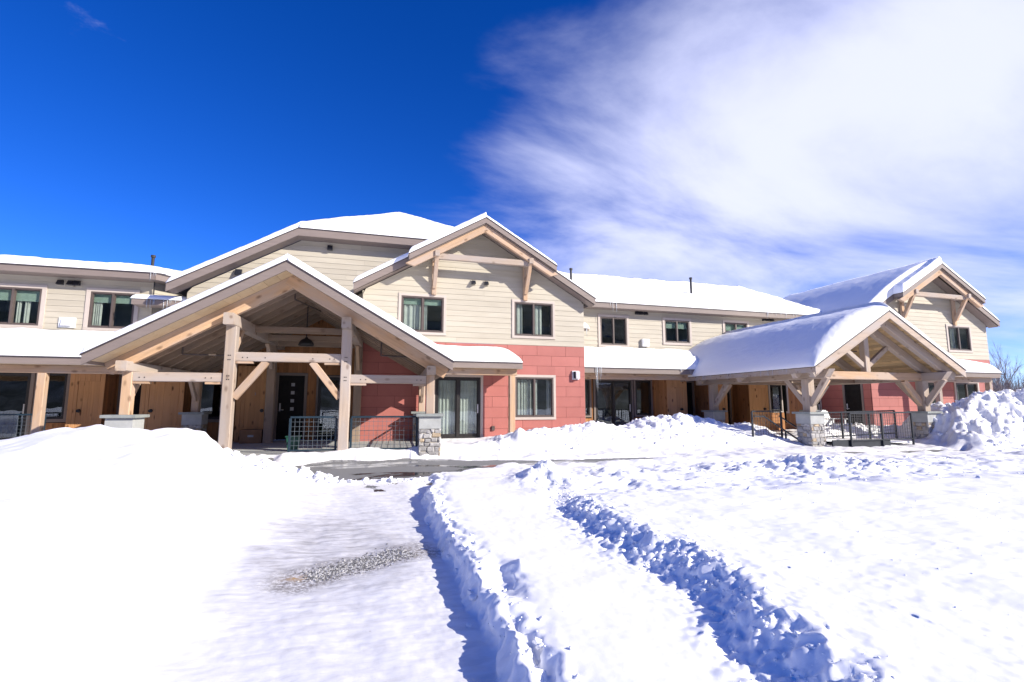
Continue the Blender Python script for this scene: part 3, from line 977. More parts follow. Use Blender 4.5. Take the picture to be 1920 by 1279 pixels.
    h = h * (1 - gate) + np.minimum(h, 0.43 + 0.08 * np.abs(lump)) * gate
    door = ss(2.05, 2.4, X) * ss(4.2, 3.7, X) * ss(14.4, 15.6, Y)
    h = h * (1 - door) + np.minimum(h, 0.49) * door
    inR = ss(12.6, 13.0, X) * ss(18.6, 18.3, X) * ss(12.2, 12.5, Y) * ss(13.9, 13.5, Y)
    h = h * (1 - inR) + np.minimum(h, 0.46 + 0.02 * lump) * inR
    return h


def make_ground():
    def steps(segments):
        out = [segments[0][0]]
        for a, b, d0, d1 in segments:
            x = a
            while x < b - 1e-6:
                t = (x - a) / (b - a)
                x = min(b, x + d0 + (d1 - d0) * t)
                out.append(x)
        return np.array(out)
    xs = steps([(-120, -30, 12, 3), (-30, -9, 2.0, .25), (-9, -3, .10, .045), (-3, 0.5, .035, .022), (0.5, 3.1, .0145, .0165), (3.1, 5, .02, .04), (5, 22, .045, .055), (22, 40, .08, 1.0), (40, 160, 1.5, 14)])
    ys = steps([(-160, -30, 14, 3), (-30, 0.8, 1.5, .15), (0.8, 4.5, .015, .021), (4.5, 8, .022, .034), (8, 13.4, .035, .04), (13.4, 19.2, .045, .07), (19.2, 60, .3, 5), (60, 420, 8, 40)])
    X, Y = np.meshgrid(xs, ys, indexing='ij')
    Z = snow_height(X, Y)
    # the cut face is lumpy sideways as well
    gx = np.abs(np.gradient(Z, axis=0)) / np.maximum(np.abs(np.gradient(X, axis=0)), 1e-6)
    steep = np.clip(gx / 1.2, 0, 1) * ss(0.4, 0.6, X) * ss(3.4, 3.0, X) * ss(9.5, 8.0, Y)
    Xd = X - steep * (0.05 * perlin(Y * 5.5, Z * 9, 401) + 0.03 * perlin(Y * 13, Z * 20, 402))
    o = grid_mesh('snow_ground', Xd, Y, Z, 'snow_ground')
    tag(o, kind='structure')
    # dirt worn into the packed drive: channels = grey ice, grit, amber melt
    en = fbm(X * 1.5, Y * 1.5, 3, 201)
    lane = ss(-1.25, -0.75, X + 0.25 * en) * ss(0.95, 0.75, X) * ss(2.0, 3.2, Y) * ss(10.4, 9.6, Y)
    worn = 1.25 * np.exp(-((X + 0.25) / 0.85) ** 2 - ((Y - 6.1) / 1.2) ** 2) * (0.8 + 0.6 * en)
    r = np.clip(lane * (0.38 + 1.0 * worn), 0, 1)
    # gravel streak runs diagonally
    a = np.array([-0.50, 5.12]); b = np.array([0.62, 5.72])
    d = b - a
    t = np.clip(((X - a[0]) * d[0] + (Y - a[1]) * d[1]) / (d @ d), 0, 1)
    dist = np.hypot(X - a[0] - t * d[0], Y - a[1] - t * d[1])
    gch = np.clip(1.15 * ss(0.44, 0.08, dist + 0.13 * en), 0, 1) * ss(1.0, 0.85, X)
    bch = 0.7 * np.exp(-((X + 0.50) / 0.09) ** 2 - ((Y - 5.17) / 0.06) ** 2)
    # a little sand on the bank by the building
    sand = np.exp(-((X - 9.2) / 1.5) ** 2 - ((Y - 12.9) / 0.12) ** 2) * 0.8
    r = np.clip(r + 0.35 * ss(10.6, 11.2, Y) * ss(12.9, 12.5, Y), 0, 1)
    col = np.stack([r, gch, np.clip(bch + sand * 0.4, 0, 1), np.ones_like(r)], -1).reshape(-1, 4).astype(np.float32)
    at = o.data.color_attributes.new('dirt', 'FLOAT_COLOR', 'POINT')
    at.data.foreach_set('color', col.ravel())
    # asphalt sheet below
    xs2 = np.linspace(-40, 60, 60); ys2 = np.linspace(9.2, 12.9, 16)
    X2, Y2 = np.meshgrid(xs2, ys2, indexing='ij')
    ro = grid_mesh('road', X2, Y2, zbase(Y2) - 0.004, 'asphalt')
    tag(ro, kind='structure')
    return o


make_ground()


def make_hill():
    """wooded hillside across the road, behind the viewer: the windows mirror it"""
    xs = np.linspace(-420, 420, 120); ys = np.linspace(-330, -60, 60)
    X, Y = np.meshgrid(xs, ys, indexing='ij')
    t = ss(-62, -230, Y)
    Z = -1 + t * (62 + 12 * fbm(X * .012, Y * .012, 3, 301)) + 3.0 * np.abs(fbm(X * .09, Y * .09, 2, 302)) * ss(-66, -90, Y)
    o = grid_mesh('hill', X, Y, Z, 'hill_wood')
    tag(o, kind='structure')


mat_noise('hill_wood', (0.018, 0.026, 0.02), (0.20, 0.21, 0.22), scale=(.16, .16, .10), rough=0.95, lo=0.42, hi=0.74)
make_hill()


def ground_z(x, y):
    return float(snow_height(np.array([[x]]), np.array([[y]]))[0, 0])


fl = box(None, 'porch_floor', (-5.3, 2.0), (12.95, 18.3), (0.1, 0.455), 'concrete')
tag(fl, kind='structure')
fl = box(None, 'walkway', (2.004, 30.0), (15.2, 19.2), (0.1, 0.45), 'concrete')
tag(fl, kind='structure')
fl = box(None, 'walkway', (-16.0, -5.304), (15.6, 19.2), (0.1, 0.45), 'concrete')
tag(fl, kind='structure')


def make_gravel():
    """loose stones on the bared streak of the drive: far too many to count"""
    rnd = random.Random(5)
    for nm, mat, n in (('gravel', 'grit_dark', 1500), ('gravel', 'grit_pale', 1100)):
        v, f = [], []
        for i in range(n):
            t = rnd.random()
            s = rnd.gauss(0, 0.075 + 0.05 * t)
            x = -0.40 + 0.92 * t + s * -0.45 + rnd.gauss(0, .03)
            y = 5.18 + 0.50 * t + s * 0.85
            if x > 0.80: continue
            z = ground_z_cached(x, y)
            r = rnd.uniform(0.004, 0.0125)
            k = len(v)
            for dx, dy, dz in ((1, 0, 0), (-.5, .87, 0), (-.5, -.87, 0), (.5, .87, .9), (-1, 0, .9), (.5, -.87, .9), (0, 0, 1.3)):
                v.append((x + dx * r * rnd.uniform(.6, 1.2), y + dy * r * rnd.uniform(.6, 1.2), z + dz * r * rnd.uniform(.6, 1.1) - r * .3))
            f += [(k, k + 1, k + 4, k + 3), (k + 1, k + 2, k + 5, k + 4), (k + 2, k, k + 3, k + 5), (k + 3, k + 4, k + 6), (k + 4, k + 5, k + 6), (k + 5, k + 3, k + 6)]
        o = part(None, nm, v, f, mat)
        tag(o, 'scattered %s gravel on the icy drive' % ('dark' if mat == 'grit_dark' else 'pale'), 'gravel', kind='stuff')


_gz = {}


def ground_z_cached(x, y):
    k = (round(x / .05), round(y / .05))
    if k not in _gz:
        _gz[k] = ground_z(k[0] * .05, k[1] * .05)
    return _gz[k]


make_gravel()


def make_clumps():
    """broken crumbs and blocks of ploughed snow lying on the banks: one uncountable scatter"""
    rng = np.random.default_rng(4)
    bm = bmesh.new(); bmesh.ops.create_icosphere(bm, subdivisions=2, radius=1.0)
    bv = np.array([v.co[:] for v in bm.verts]); bf = np.array([[v.index for v in f.verts] for f in bm.faces]); bm.free()
    P, S = [], []

    def add(n, x0, x1, y0, y1, smin, smax, keep=None, pw=3.0):
        x = rng.uniform(x0, x1, n); y = rng.uniform(y0, y1, n)
        if keep is not None:
            m = rng.random(n) < keep(x, y)
            x, y = x[m], y[m]
        P.append(np.stack([x, y], 1)); S.append(smin + (smax - smin) * rng.random(len(x)) ** pw)
    xb = lambda y: np.interp(y, [0, 2.1, 2.67, 3.2, 3.9, 4.4, 5.15, 6.5, 7.4], [1.85, 1.98, 2.12, 2.42, 2.48, 2.38, 2.42, 2.62, 2.8])
    add(4200, 1.7, 3.4, 1.2, 7.4, .003, .020, lambda x, y: np.exp(-((x - xb(y) - .15) / .20) ** 2))
    add(700, 0.6, 1.3, 1.8, 9.0, .006, .030, lambda x, y: np.exp(-((x - (.92 + .022 * y)) / .12) ** 2))
    add(700, 2.6, 14, 6.0, 10.4, .006, .034, lambda x, y: 0.25 + 0.75 * (fbm(x * .9, y * 1.4, 2, 77) > 0.1), 4.0)
    add(260, 3.0, 9, 2.0, 6.5, .003, .009)
    add(260, -2.6, 1.4, 10.0, 10.7, .015, .085, None, 3.0)
    add(420, 3.4, 13.0, 12.5, 15.0, .010, .06, None, 4.0)
    add(420, 14.6, 17.9, 13.6, 14.7, .015, .07)
    add(900, 17.9, 24.0, 10.3, 13.2, .010, .09, None, 4.0)
    P = np.concatenate(P); S = np.concatenate(S)
    g = road_gap(P[:, 0], P[:, 1]) < -0.1
    P, S = P[g], S[g]
    Z = snow_height(P[:, :1], P[:, 1:])[:, 0]
    n = len(S); k = len(bv)
    sc = rng.uniform(.6, 1.25, (n, 1, 3)) * S[:, None, None] * np.array([1, 1, .75])
    ang = rng.uniform(0, 6.28, n); ca, sa = np.cos(ang)[:, None], np.sin(ang)[:, None]
    jit = 1 + 0.16 * rng.standard_normal((n, k, 1)).clip(-1.6, 1.6)
    # flatten some sides so that the big ones read as broken blocks
    v = np.clip(bv[None] * 1.25, -0.86, 0.86) * jit * sc
    vx = v[..., 0] * ca - v[..., 1] * sa; vy = v[..., 0] * sa + v[..., 1] * ca
    tilt = rng.normal(0, .35, (n, 1)); vz = v[..., 2] + vx * tilt
    co = np.stack([vx + P[:, :1], vy + P[:, 1:], vz + Z[:, None] + 0.15 * S[:, None]], -1).reshape(-1, 3)
    f = (bf[None] + (np.arange(n) * k)[:, None, None]).reshape(-1, 3)
    me = bpy.data.meshes.new('snow_clumps')
    me.vertices.add(len(co)); me.vertices.foreach_set('co', co.ravel())
    me.loops.add(f.size); me.loops.foreach_set('vertex_index', f.ravel().astype(np.int32))
    me.polygons.add(len(f)); me.polygons.foreach_set('loop_start', np.arange(0, f.size, 3, dtype=np.int32))
    me.polygons.foreach_set('loop_total', np.full(len(f), 3, dtype=np.int32))
    me.polygons.foreach_set('use_smooth', np.full(len(f), True))
    me.update(calc_edges=True)
    me.materials.append(MATS['snow_ground'])
    o = bpy.data.objects.new('snow_clumps', me); COL.objects.link(o)
    tag(o, 'crumbled lumps of ploughed snow scattered over the banks', 'snow', kind='stuff')


make_clumps()

# ------------------------------------------------------------------ the building
SL = 0.583
B = thing('apartment_building', 'long two storey apartment building clad in beige siding and red panels under snowy roofs', 'building', (6, 19, 0.45))


def rake(parent, name, cx, s, d0, d1, zr, top, h, y0, y1, mat):
    p = [(cx + s * d0, zr - SL * d0 - top), (cx + s * d1, zr - SL * d1 - top), (cx + s * d1, zr - SL * d1 - top - h), (cx + s * d0, zr - SL * d0 - top - h)]
    if s > 0: p = p[::-1]
    return prism_y(parent, name, p, y0, y1, mat)


def bay(cx, hw, zr, Yw, Yup, Ylow, Yback, seed, wins, slide, lowwin, phase, red_top=3.70):
    up, low = 2.52, hw + 0.27
    cas = 0.09
    soff = 0.30
    xl = lambda z: cx - min(hw, max(0.0, (zr - soff - 0.02 - z) / SL))
    xr = lambda z: cx + min(hw, max(0.0, (zr - soff - 0.02 - z) / SL))
    holes = [(a - cas, b + cas, c - cas, d + cas) for a, b, c, d in wins]
    opens = [(a, b, c, d) for a, b, c, d in wins]
    lap_wall(B, xl, xr, red_top, zr - soff - 0.03, 0.187, Yw, holes, opens, seed=seed)
    lh = [(a - cas, b + cas, c - (0.3 if i == 0 else cas), d + cas) for i, (a, b, c, d) in enumerate([slide, lowwin])]
    panel_wall(B, cx - hw, cx + hw, 0.40, red_top - 0.004, 0.363, 1.093, phase, Yw, lh, [slide, lowwin])
    # flank walls
    for s in (-1, 1):
        box(B, 'wall', (cx + s * hw - 0.02, cx + s * hw + 0.02), (Yw + 0.034, 19.4), (red_top if s < 0 else 0.4, zr - SL * hw - soff - 0.02), 'siding')
    # roof
    for s in (-1, 1):
        def q(d, y, dz=0): return (cx + s * d, y, zr - SL * d - dz)
        pts = [q(0, Ylow, .03), q(low, Ylow, .03), q(low, Yback, .03), q(0, Yback, .03)]
        if s < 0: pts = pts[::-1]
        roof = slab(B, 'roof', pts, 0.12, 'shingle')
        pts = [q(0, Yup, .032), q(up, Yup, .032), q(up, Ylow - 0.002, .032), q(0, Ylow - 0.002, .032)]
        if s < 0: pts = pts[::-1]
        slab(roof, 'roof_extension', pts, 0.12, 'shingle')
        rake(roof, 'fascia', cx, s, 0, up + 0.03, zr, 0.035, 0.175, Yup - 0.03, Yup + 0.012, 'taupe')
        rake(roof, 'drip_edge', cx, s, 0, up + 0.05, zr, -0.005, 0.037, Yup - 0.045, Yup + 0.02, 'drip')
        rake(roof, 'fascia', cx, s, up - 0.3, low + 0.03, zr, 0.036, 0.22, Ylow - 0.03, Ylow + 0.012, 'taupe')
        rake(roof, 'drip_edge', cx, s, up - 0.1, low + 0.05, zr, -0.004, 0.037, Ylow - 0.045, Ylow + 0.02, 'drip')
        # eave fascia and end of the upper part
        box(roof, 'fascia', (cx + s * low - (0 if s > 0 else .03), cx + s * low + (.03 if s > 0 else 0)), (Ylow + 0.014, Yback), (zr - SL * low - 0.24, zr - SL * low - 0.045), 'taupe')
        box(roof, 'fascia', (cx + s * up - (0 if s > 0 else .03), cx + s * up + (.03 if s > 0 else 0)), (Yup + 0.014, Ylow - 0.035), (zr - SL * up - 0.21, zr - SL * up - 0.045), 'taupe')
        # soffit sheets, each a pair of panels
        rake(roof, 'soffit_panel', cx, s, 0.0, up, zr, 0.222, 0.018, Yup + 0.02, Ylow - 0.035, 'taupe')
        rake(roof, 'soffit_panel', cx, s, 0.0, low, zr, 0.272, 0.018, Ylow + 0.02, Yw + 0.03, 'taupe')
        # timber rake rafter under the projecting gable
        c0 = Vector(q(-0.08, Yup + 0.13 + .003 * s, 0.375)); c1 = Vector(q(up - 0.02, Yup + 0.13 + .003 * s, 0.375))
        beam(roof, 'rake_rafter', c0, c1, 0.13, 0.22, 'timber', cut=(0.0, 0.10))
    # brackets and collar beam
    zt = zr - SL * 1.63 - 0.60
    for s in (-1, 1):
        x = cx + s * 1.63
        br = beam(B, 'bracket', (x, Yw - 0.075, zt - 1.10), (x, Yw - 0.075, zt + 0.32), 0.15, 0.10, 'timber', up=(0, 1, 0))
        beam(br, 'arm', (x, Yw - 0.13, zt + 0.16), (x, Yup + 0.0, zt + 0.16), 0.15, 0.19, 'timber_grey')
        beam(br, 'brace', (x, Yw - 0.12, zt - 0.86), (x, Yup + 0.16, zt + 0.10), 0.13, 0.14, 'timber')
    beam(B, 'collar_beam', (cx - 1.56, Yup + 0.22, zt + 0.10), (cx + 1.56, Yup + 0.22, zt + 0.10), 0.14, 0.20, 'timber_grey')


bay(3.90, 3.93, 7.95, 17.0, 16.18, 16.62, 22.0, 3,
    [(1.20, 2.62, 4.02, 5.23), (5.14, 6.59, 4.03, 5.24)], (2.38, 3.93, 0.47, 2.53), (5.17, 6.59, 1.17, 2.56), 5.99)
window(B, 1.20, 2.62, 4.02, 5.23, 17.0, curtain=[(0.03, 0.47, 4), (0.53, 0.62, 1)], blind=0.22, seed=1)
window(B, 5.14, 6.59, 4.03, 5.24, 17.0, curtain=[(0.04, .24, 2), (0.54, 0.76, 2)], seed=2)
window(B, 2.38, 3.93, 0.47, 2.53, 17.0, trim=0.09, frame='black_frame', fw=0.075, curtain=[(0.02, 0.98, 13)], door=True, trim_bottom=False, seed=3)
window(B, 5.17, 6.59, 1.17, 2.56, 17.0, curtain=[(0.0, 0.46, 6), (0.51, 0.62, 2), (0.86, 1.0, 2)], seed=4)
hood_vents(B, (3.64, 4.10), 5.83, 17.0)
lamp = box(B, 'wall_lamp', (7.32, 7.58), (16.93, 16.985), (2.50, 2.82), 'white_metal')
box(lamp, 'lamp_shade', (7.41, 7.56), (16.80, 16.928), (2.53, 2.79), 'chrome')
box(lamp, 'lamp_slot', (7.36, 7.408), (16.86, 16.927), (2.54, 2.79), 'black_vent')
box(B, 'outlet_box', (4.33, 4.43), (16.93, 16.985), (0.73, 0.88), 'brown_frame')

bay(24.75, 3.78, 7.90, 16.5, 15.70, 16.12, 24.0, 13,
    [(25.92, 27.34, 4.10, 5.21)], (23.7, 24.95, 0.47, 2.58), (26.05, 27.47, 1.17, 2.60), 24.1)
window(B, 25.92, 27.34, 4.10, 5.21, 16.5, curtain=[(0.28, 0.5, 4)], seed=5)
window(B, 23.7, 24.95, 0.47, 2.58, 16.5, frame='black_frame', fw=0.075, door=True, trim_bottom=False, seed=6)
window(B, 26.05, 27.47, 1.17, 2.60, 16.5, curtain=[(0.1, 0.3, 3)], seed=7)

# red flank of the right bay with its entrance door
MF = Matrix(((0, 1, 0, 20.97), (-1, 0, 0, 19.0), (0, 0, 1, 0), (0, 0, 0, 1)))
panel_wall(B, 0.0, 2.48, 0.40, 3.69, 0.363, 1.093, 0.4, 0.0, [(1.16, 2.14, 0.3, 2.69)], [(1.25, 2.05, 0.3, 2.60)], M=MF)


def entry_door(root, x0, x1, z0, z1, Y, M=I4, lites=True, trim=0.09, mat='door_black'):
    d = box(root, 'door', (x0, x1), (Y + 0.005, Y + 0.05), (z0, z1), mat, M)
    w = x1 - x0
    beam(d, 'casing', (x0 - trim, Y - 0.015, z1 + trim / 2), (x1 + trim, Y - 0.015, z1 + trim / 2), 0.06, trim, 'taupe', ch=0.003, M=M)
    for xx in (x0 - trim / 2, x1 + trim / 2):
        beam(d, 'casing', (xx, Y - 0.015, z0), (xx, Y - 0.015, z1 - 0.001), trim, 0.06, 'taupe', up=(0, 1, 0), ch=0.003, M=M)
    # recessed field of the door leaf
    for k in range(3):
        za = z0 + 0.12 + k * (z1 - z0 - 0.2) / 3
        multibox(d, 'moulding', [(x0 + 0.08, x1 - 0.08, Y - 0.003, Y + 0.004, za, za + 0.02)], mat, M)
    if lites:
        for k in range(4):
            zc = z1 - 0.30 - k * 0.265
            s = 0.055
            box(d, 'lite', (x0 + w * 0.55 - s, x0 + w * 0.55 + s), (Y - 0.006, Y + 0.004), (zc - s, zc + s), 'lite', M)
    pl = box(d, 'lock_plate', (x0 + 0.05, x0 + 0.09), (Y - 0.02, Y + 0.004), (z0 + 0.92, z0 + 1.18), 'chrome', M)
    box(d, 'handle', (x0 + 0.06, x0 + 0.19), (Y - 0.06, Y - 0.03), (z0 + 0.95, z0 + 0.975), 'chrome', M)
    return d


entry_door(B, 1.25, 2.05, 0.47, 2.60, 0.0, MF, lites=False)

# the tall block behind, with its clipped gable
BX, BYF, BYW, BZE = -2.18, 17.70, 18.2, 7.46
bxl = lambda z: max(-5.42, BX + (z + 0.30 - BZE) / SL) if z > 5.2 else -5.42
lap_wall(B, bxl, lambda z: min(7.4, 4.3 + max(0.0, (BZE - 0.45 - z) / SL)), 4.6, BZE - 0.24, 0.187, BYW, [], [], seed=23, maxlen=3.0)
box(B, 'wall', (-5.44, -5.40), (BYW + 0.034, 24), (0.4, 5.15), 'siding')
roofb = part(B, 'roof', [(BX, BYF, BZE), (1.36, 21.24, BZE + 2.064), (1.36, 30, BZE + 2.064), (-5.82, 30, BZE - 2.122), (-5.82, BYF, BZE - 2.122),
                        (BX, BYF, BZE - .1), (1.36, 21.24, BZE + 1.964), (1.36, 30, BZE + 1.964), (-5.82, 30, BZE - 2.222), (-5.82, BYF, BZE - 2.222)],
             [(0, 1, 2, 3, 4), (9, 8, 7, 6, 5), (0, 4, 9, 5), (4, 3, 8, 9), (3, 2, 7, 8), (2, 1, 6, 7), (1, 0, 5, 6)], 'shingle')
slab(roofb, 'roof_extension', [(BX, BYF, BZE), (4.90, BYF, BZE), (1.36, 21.24, BZE + 2.064)], 0.1, 'shingle')
slab(roofb, 'roof_extension', [(1.36, 21.24, BZE + 2.064), (4.90, BYF, BZE), (8.3, BYF, BZE - 1.98), (8.3, 30, BZE - 1.98), (1.36, 30, BZE + 2.064)], 0.1, 'shingle')
# rake fascia (left) and clipped eave fascia
pr = [(BX, BZE - 0.02), (-5.86, BZE - 2.166), (-5.86, BZE - 2.166 - 0.24), (BX, BZE - 0.26)]
prism_y(roofb, 'fascia', pr[::-1], BYF - 0.035, BYF, 'taupe')
prism_y(roofb, 'drip_edge', [(BX, BZE + 0.018), (-5.88, BZE - 2.142), (-5.88, BZE - 2.176), (BX, BZE - 0.018)], BYF - 0.05, BYF - 0.037, 'drip')
box(roofb, 'fascia', (BX, 5.2), (BYF - 0.034, BYF - 0.001), (BZE - 0.26, BZE - 0.019), 'taupe')
box(roofb, 'drip_edge', (BX, 5.2), (BYF - 0.05, BYF - 0.036), (BZE - 0.018, BZE + 0.018), 'drip')
prism_y(roofb, 'soffit_panel', [(BX, BZE - 0.24), (-5.80, BZE - 2.35), (-5.80, BZE - 2.372), (BX, BZE - 0.262)], BYF + 0.003, BYW + 0.03, 'taupe')
box(roofb, 'soffit_panel', (BX, 5.2), (BYF + 0.003, BYW + 0.03), (BZE - 0.262, BZE - 0.24), 'taupe')
hood_vents(B, (-1.19,), 7.0, BYW, s=0.17, plate=False)
hood_vents(B, (-3.98,), 5.92, BYW, s=0.2, plate=False)

# left wing, upper storey
LW = [(-11.05, -9.60, 4.02, 5.18), (-8.33, -7.12, 4.02, 5.18)]
c_ = 0.12
lap_wall(B, lambda z: -16.0, lambda z: -6.64, 3.55, 5.60, 0.187, 19.0, [(a - c_, b + c_, c - c_, d + c_) for a, b, c, d in LW], LW, seed=33, maxlen=5.5)
window(B, *LW[0], 19.0, trim=0.12, curtain=[(0.52, 0.60, 2), (0.66, 0.76, 2)], blind=0.34, seed=8)
window(B, *LW[1], 19.0, trim=0.12, curtain=[(0.02, 0.22, 4)], blind=0.28, seed=9)
hood_vents(B, (-9.14, -8.87, -8.70), 5.41, 19.0, s=0.15)
lv = box(B, 'wall_vent', (-9.08, -8.65), (18.94, 18.985), (3.99, 4.31), 'white_metal')
part(lv, 'louver', [(-9.03, 18.939, 4.05), (-8.70, 18.939, 4.05), (-8.70, 18.939, 4.26), (-9.03, 18.939, 4.26), (-8.99, 18.86, 4.05), (-8.74, 18.86, 4.05), (-8.74, 18.90, 4.22), (-8.99, 18.90, 4.22)],
     [(0, 1, 5, 4), (1, 2, 6, 5), (2, 3, 7, 6), (3, 0, 4, 7), (4, 5, 6, 7)], 'white_plastic')
# canted wall linking it to the tall block
ca = math.atan2(1.6, 1.25)
MC = Matrix.Translation((-6.64, 19.0, 0)) @ Matrix.Rotation(R(52), 4, 'Z')
lap_wall(B, lambda z: 0.02, lambda z: 2.6, 3.55, 5.60, 0.187, 0.0, [], [], seed=37, M=MC, joints=False)
beam(B, 'corner_board', (-6.655, 18.985, 3.6), (-6.655, 18.985, 5.6), 0.07, 0.07, 'siding', up=(0, 1, 0))
roofl = slab(B, 'roof', [(-16, 18.50, 5.80), (-6.45, 18.50, 5.80), (-4.6, 20.85, 5.80), (-4.6, 29, 7.6), (-16, 29, 7.9)], 0.1, 'shingle')
box(roofl, 'fascia', (-16, -6.44), (18.46, 18.498), (5.58, 5.78), 'taupe')
box(roofl, 'drip_edge', (-16, -6.42), (18.445, 18.459), (5.765, 5.81), 'drip')
MC2 = Matrix.Translation((-6.44, 18.478, 0)) @ Matrix.Rotation(R(52), 4, 'Z')
box(roofl, 'fascia', (0.0, 3.2), (-0.018, 0.018), (5.58, 5.78), 'taupe', MC2)
box(roofl, 'drip_edge', (0.0, 3.2), (-0.033, -0.02), (5.765, 5.81), 'drip', MC2)
slab(roofl, 'soffit_panel', [(-16, 18.50, 5.60), (-6.45, 18.50, 5.60), (-5.1, 20.2, 5.60), (-6.6, 19.06, 5.60), (-16, 19.06, 5.60)], 0.02, 'taupe')
cyl(roofl, 'downpipe', (-6.60, 18.93, 4.98), (-6.56, 18.80, 5.58), 0.018, 'pipe_black')
# small ledge roof under the corner
led = slab(B, 'ledge_roof', [(-7.0, 18.42, 4.92), (-5.44, 18.42, 4.92), (-5.44, 19.0, 5.02), (-7.0, 19.0, 5.02)], 0.05, 'shingle')
box(led, 'fascia', (-7.0, -5.44), (18.39, 18.418), (4.74, 4.90), 'taupe')
box(led, 'soffit_panel', (-6.98, -5.46), (18.42, 18.97), (4.74, 4.76), 'taupe')

# right wing, upper storey
RW = [(9.49, 10.72, 4.08, 5.26), (12.57, 13.82, 4.28, 5.27), (15.68, 16.92, 4.28, 5.31)]
lap_wall(B, lambda z: 7.9, lambda z: 20.95, 3.5, 5.60, 0.187, 19.0, [(a - c_ * .9, b + c_ * .9, c - c_ * .9, d + c_ * .9) for a, b, c, d in RW], RW, seed=43, maxlen=6)
for i, w_ in enumerate(RW):
    window(B, *w_, 19.0, trim=0.105, dark=(i == 0), seed=10 + i, blind=0.0 if i == 0 else 0.35)
hood_vents(B, (11.20, 11.40, 11.62), 5.50, 19.0, s=0.15)
hood_vents(B, (17.84, 18.05, 18.27), 5.54, 19.0, s=0.15)
wb = box(B, 'wall_vent', (11.40, 11.72), (18.86, 18.98), (4.06, 4.38), 'white_metal')
box(wb, 'louver', (11.45, 11.69), (18.84, 18.858), (4.12, 4.33), 'white_plastic')
roofr = slab(B, 'roof', [(7.9, 18.55, 5.78), (20.7, 18.55, 5.78), (20.7, 24.6, 8.40), (7.9, 24.6, 8.40)], 0.1, 'shingle')
slab(roofr, 'roof_extension', [(7.9, 24.6, 8.40), (20.7, 24.6, 8.40), (20.7, 31, 5.78), (7.9, 31, 5.78)], 0.1, 'shingle')
box(roofr, 'fascia', (8.15, 20.6), (18.51, 18.548), (5.56, 5.76), 'taupe')
box(roofr, 'drip_edge', (8.15, 20.6), (18.495, 18.509), (5.745, 5.79), 'drip')
box(roofr, 'soffit_panel', (7.9, 20.6), (18.55, 19.02), (5.56, 5.58), 'taupe')
led2 = slab(B, 'ledge_roof', [(7.9, 18.55, 4.66), (8.75, 18.55, 4.66), (8.75, 19.0, 4.74), (7.9, 19.0, 4.74)], 0.05, 'shingle')
box(led2, 'fascia', (7.9, 8.75), (18.52, 18.548), (4.56, 4.65), 'taupe')
beam(B, 'corner_board', (8.02, 18.95, 3.6), (8.02, 18.95, 5.56), 0.12, 0.06, 'taupe', up=(0, 1, 0))


def pent(x0, x1, ye, ze, yw, zw, beam_y=0.32, posts=(), pz=0.45, mat='timber'):
    r_ = slab(B, 'pent_roof', [(x0, ye, ze), (x1, ye, ze), (x1, yw, zw), (x0, yw, zw)], 0.08, 'shingle')
    box(r_, 'fascia', (x0, x1), (ye - 0.036, ye - 0.001), (ze - 0.20, ze - 0.02), 'taupe')
    box(r_, 'drip_edge', (x0 - 0.01, x1 + 0.01), (ye - 0.052, ye - 0.038), (ze - 0.03, ze + 0.012), 'drip')
    for xx, s in ((x0, 1), (x1, -1)):
        part(r_, 'end_board', [(xx, ye + .002, ze - .02), (xx, yw, zw - .02), (xx, yw, ze - .2), (xx, ye + .002, ze - .2), (xx - s * .03, ye + .002, ze - .02), (xx - s * .03, yw, zw - .02), (xx - s * .03, yw, ze - .2), (xx - s * .03, ye + .002, ze - .2)],
             [(0, 1, 2, 3), (7, 6, 5, 4), (0, 4, 5, 1), (1, 5, 6, 2), (2, 6, 7, 3), (3, 7, 4, 0)], 'taupe')
    n = max(2, int((x1 - x0) / 0.6))
    for i in range(n):
        a, b = x0 + (x1 - x0) * i / n, x0 + (x1 - x0) * (i + 1) / n
        box(r_, 'soffit_panel', (a + .003, b - .003), (ye + 0.003, yw - 0.02), (ze - 0.205, ze - 0.19), 'cream_soffit')
    beam(r_, 'beam', (x0 + 0.1, ye + beam_y, ze - 0.31), (x1 - 0.1, ye + beam_y, ze - 0.31), 0.16, 0.20, mat)
    for p in posts:
        beam(r_, 'post', (p, ye + beam_y, pz), (p, ye + beam_y, ze - 0.412), 0.19, 0.19, mat, up=(0, 1, 0))
    return r_


pent(2.02, 5.06, 15.86, 2.97, 17.0, 3.33, beam_y=0.30, posts=(4.80,), mat='timber')
pent(-16.0, -4.9, 16.0, 2.84, 19.0, 3.70, posts=(-8.02, -13.5))
pent(7.86, 13.6, 17.2, 2.98, 19.0, 3.62)
pent(22.6, 27.15, 15.38, 2.99, 16.5, 3.33, posts=(23.75, 26.9), mat='timber_grey')

# ground floor walls of cedar planks
ZC = 2.80


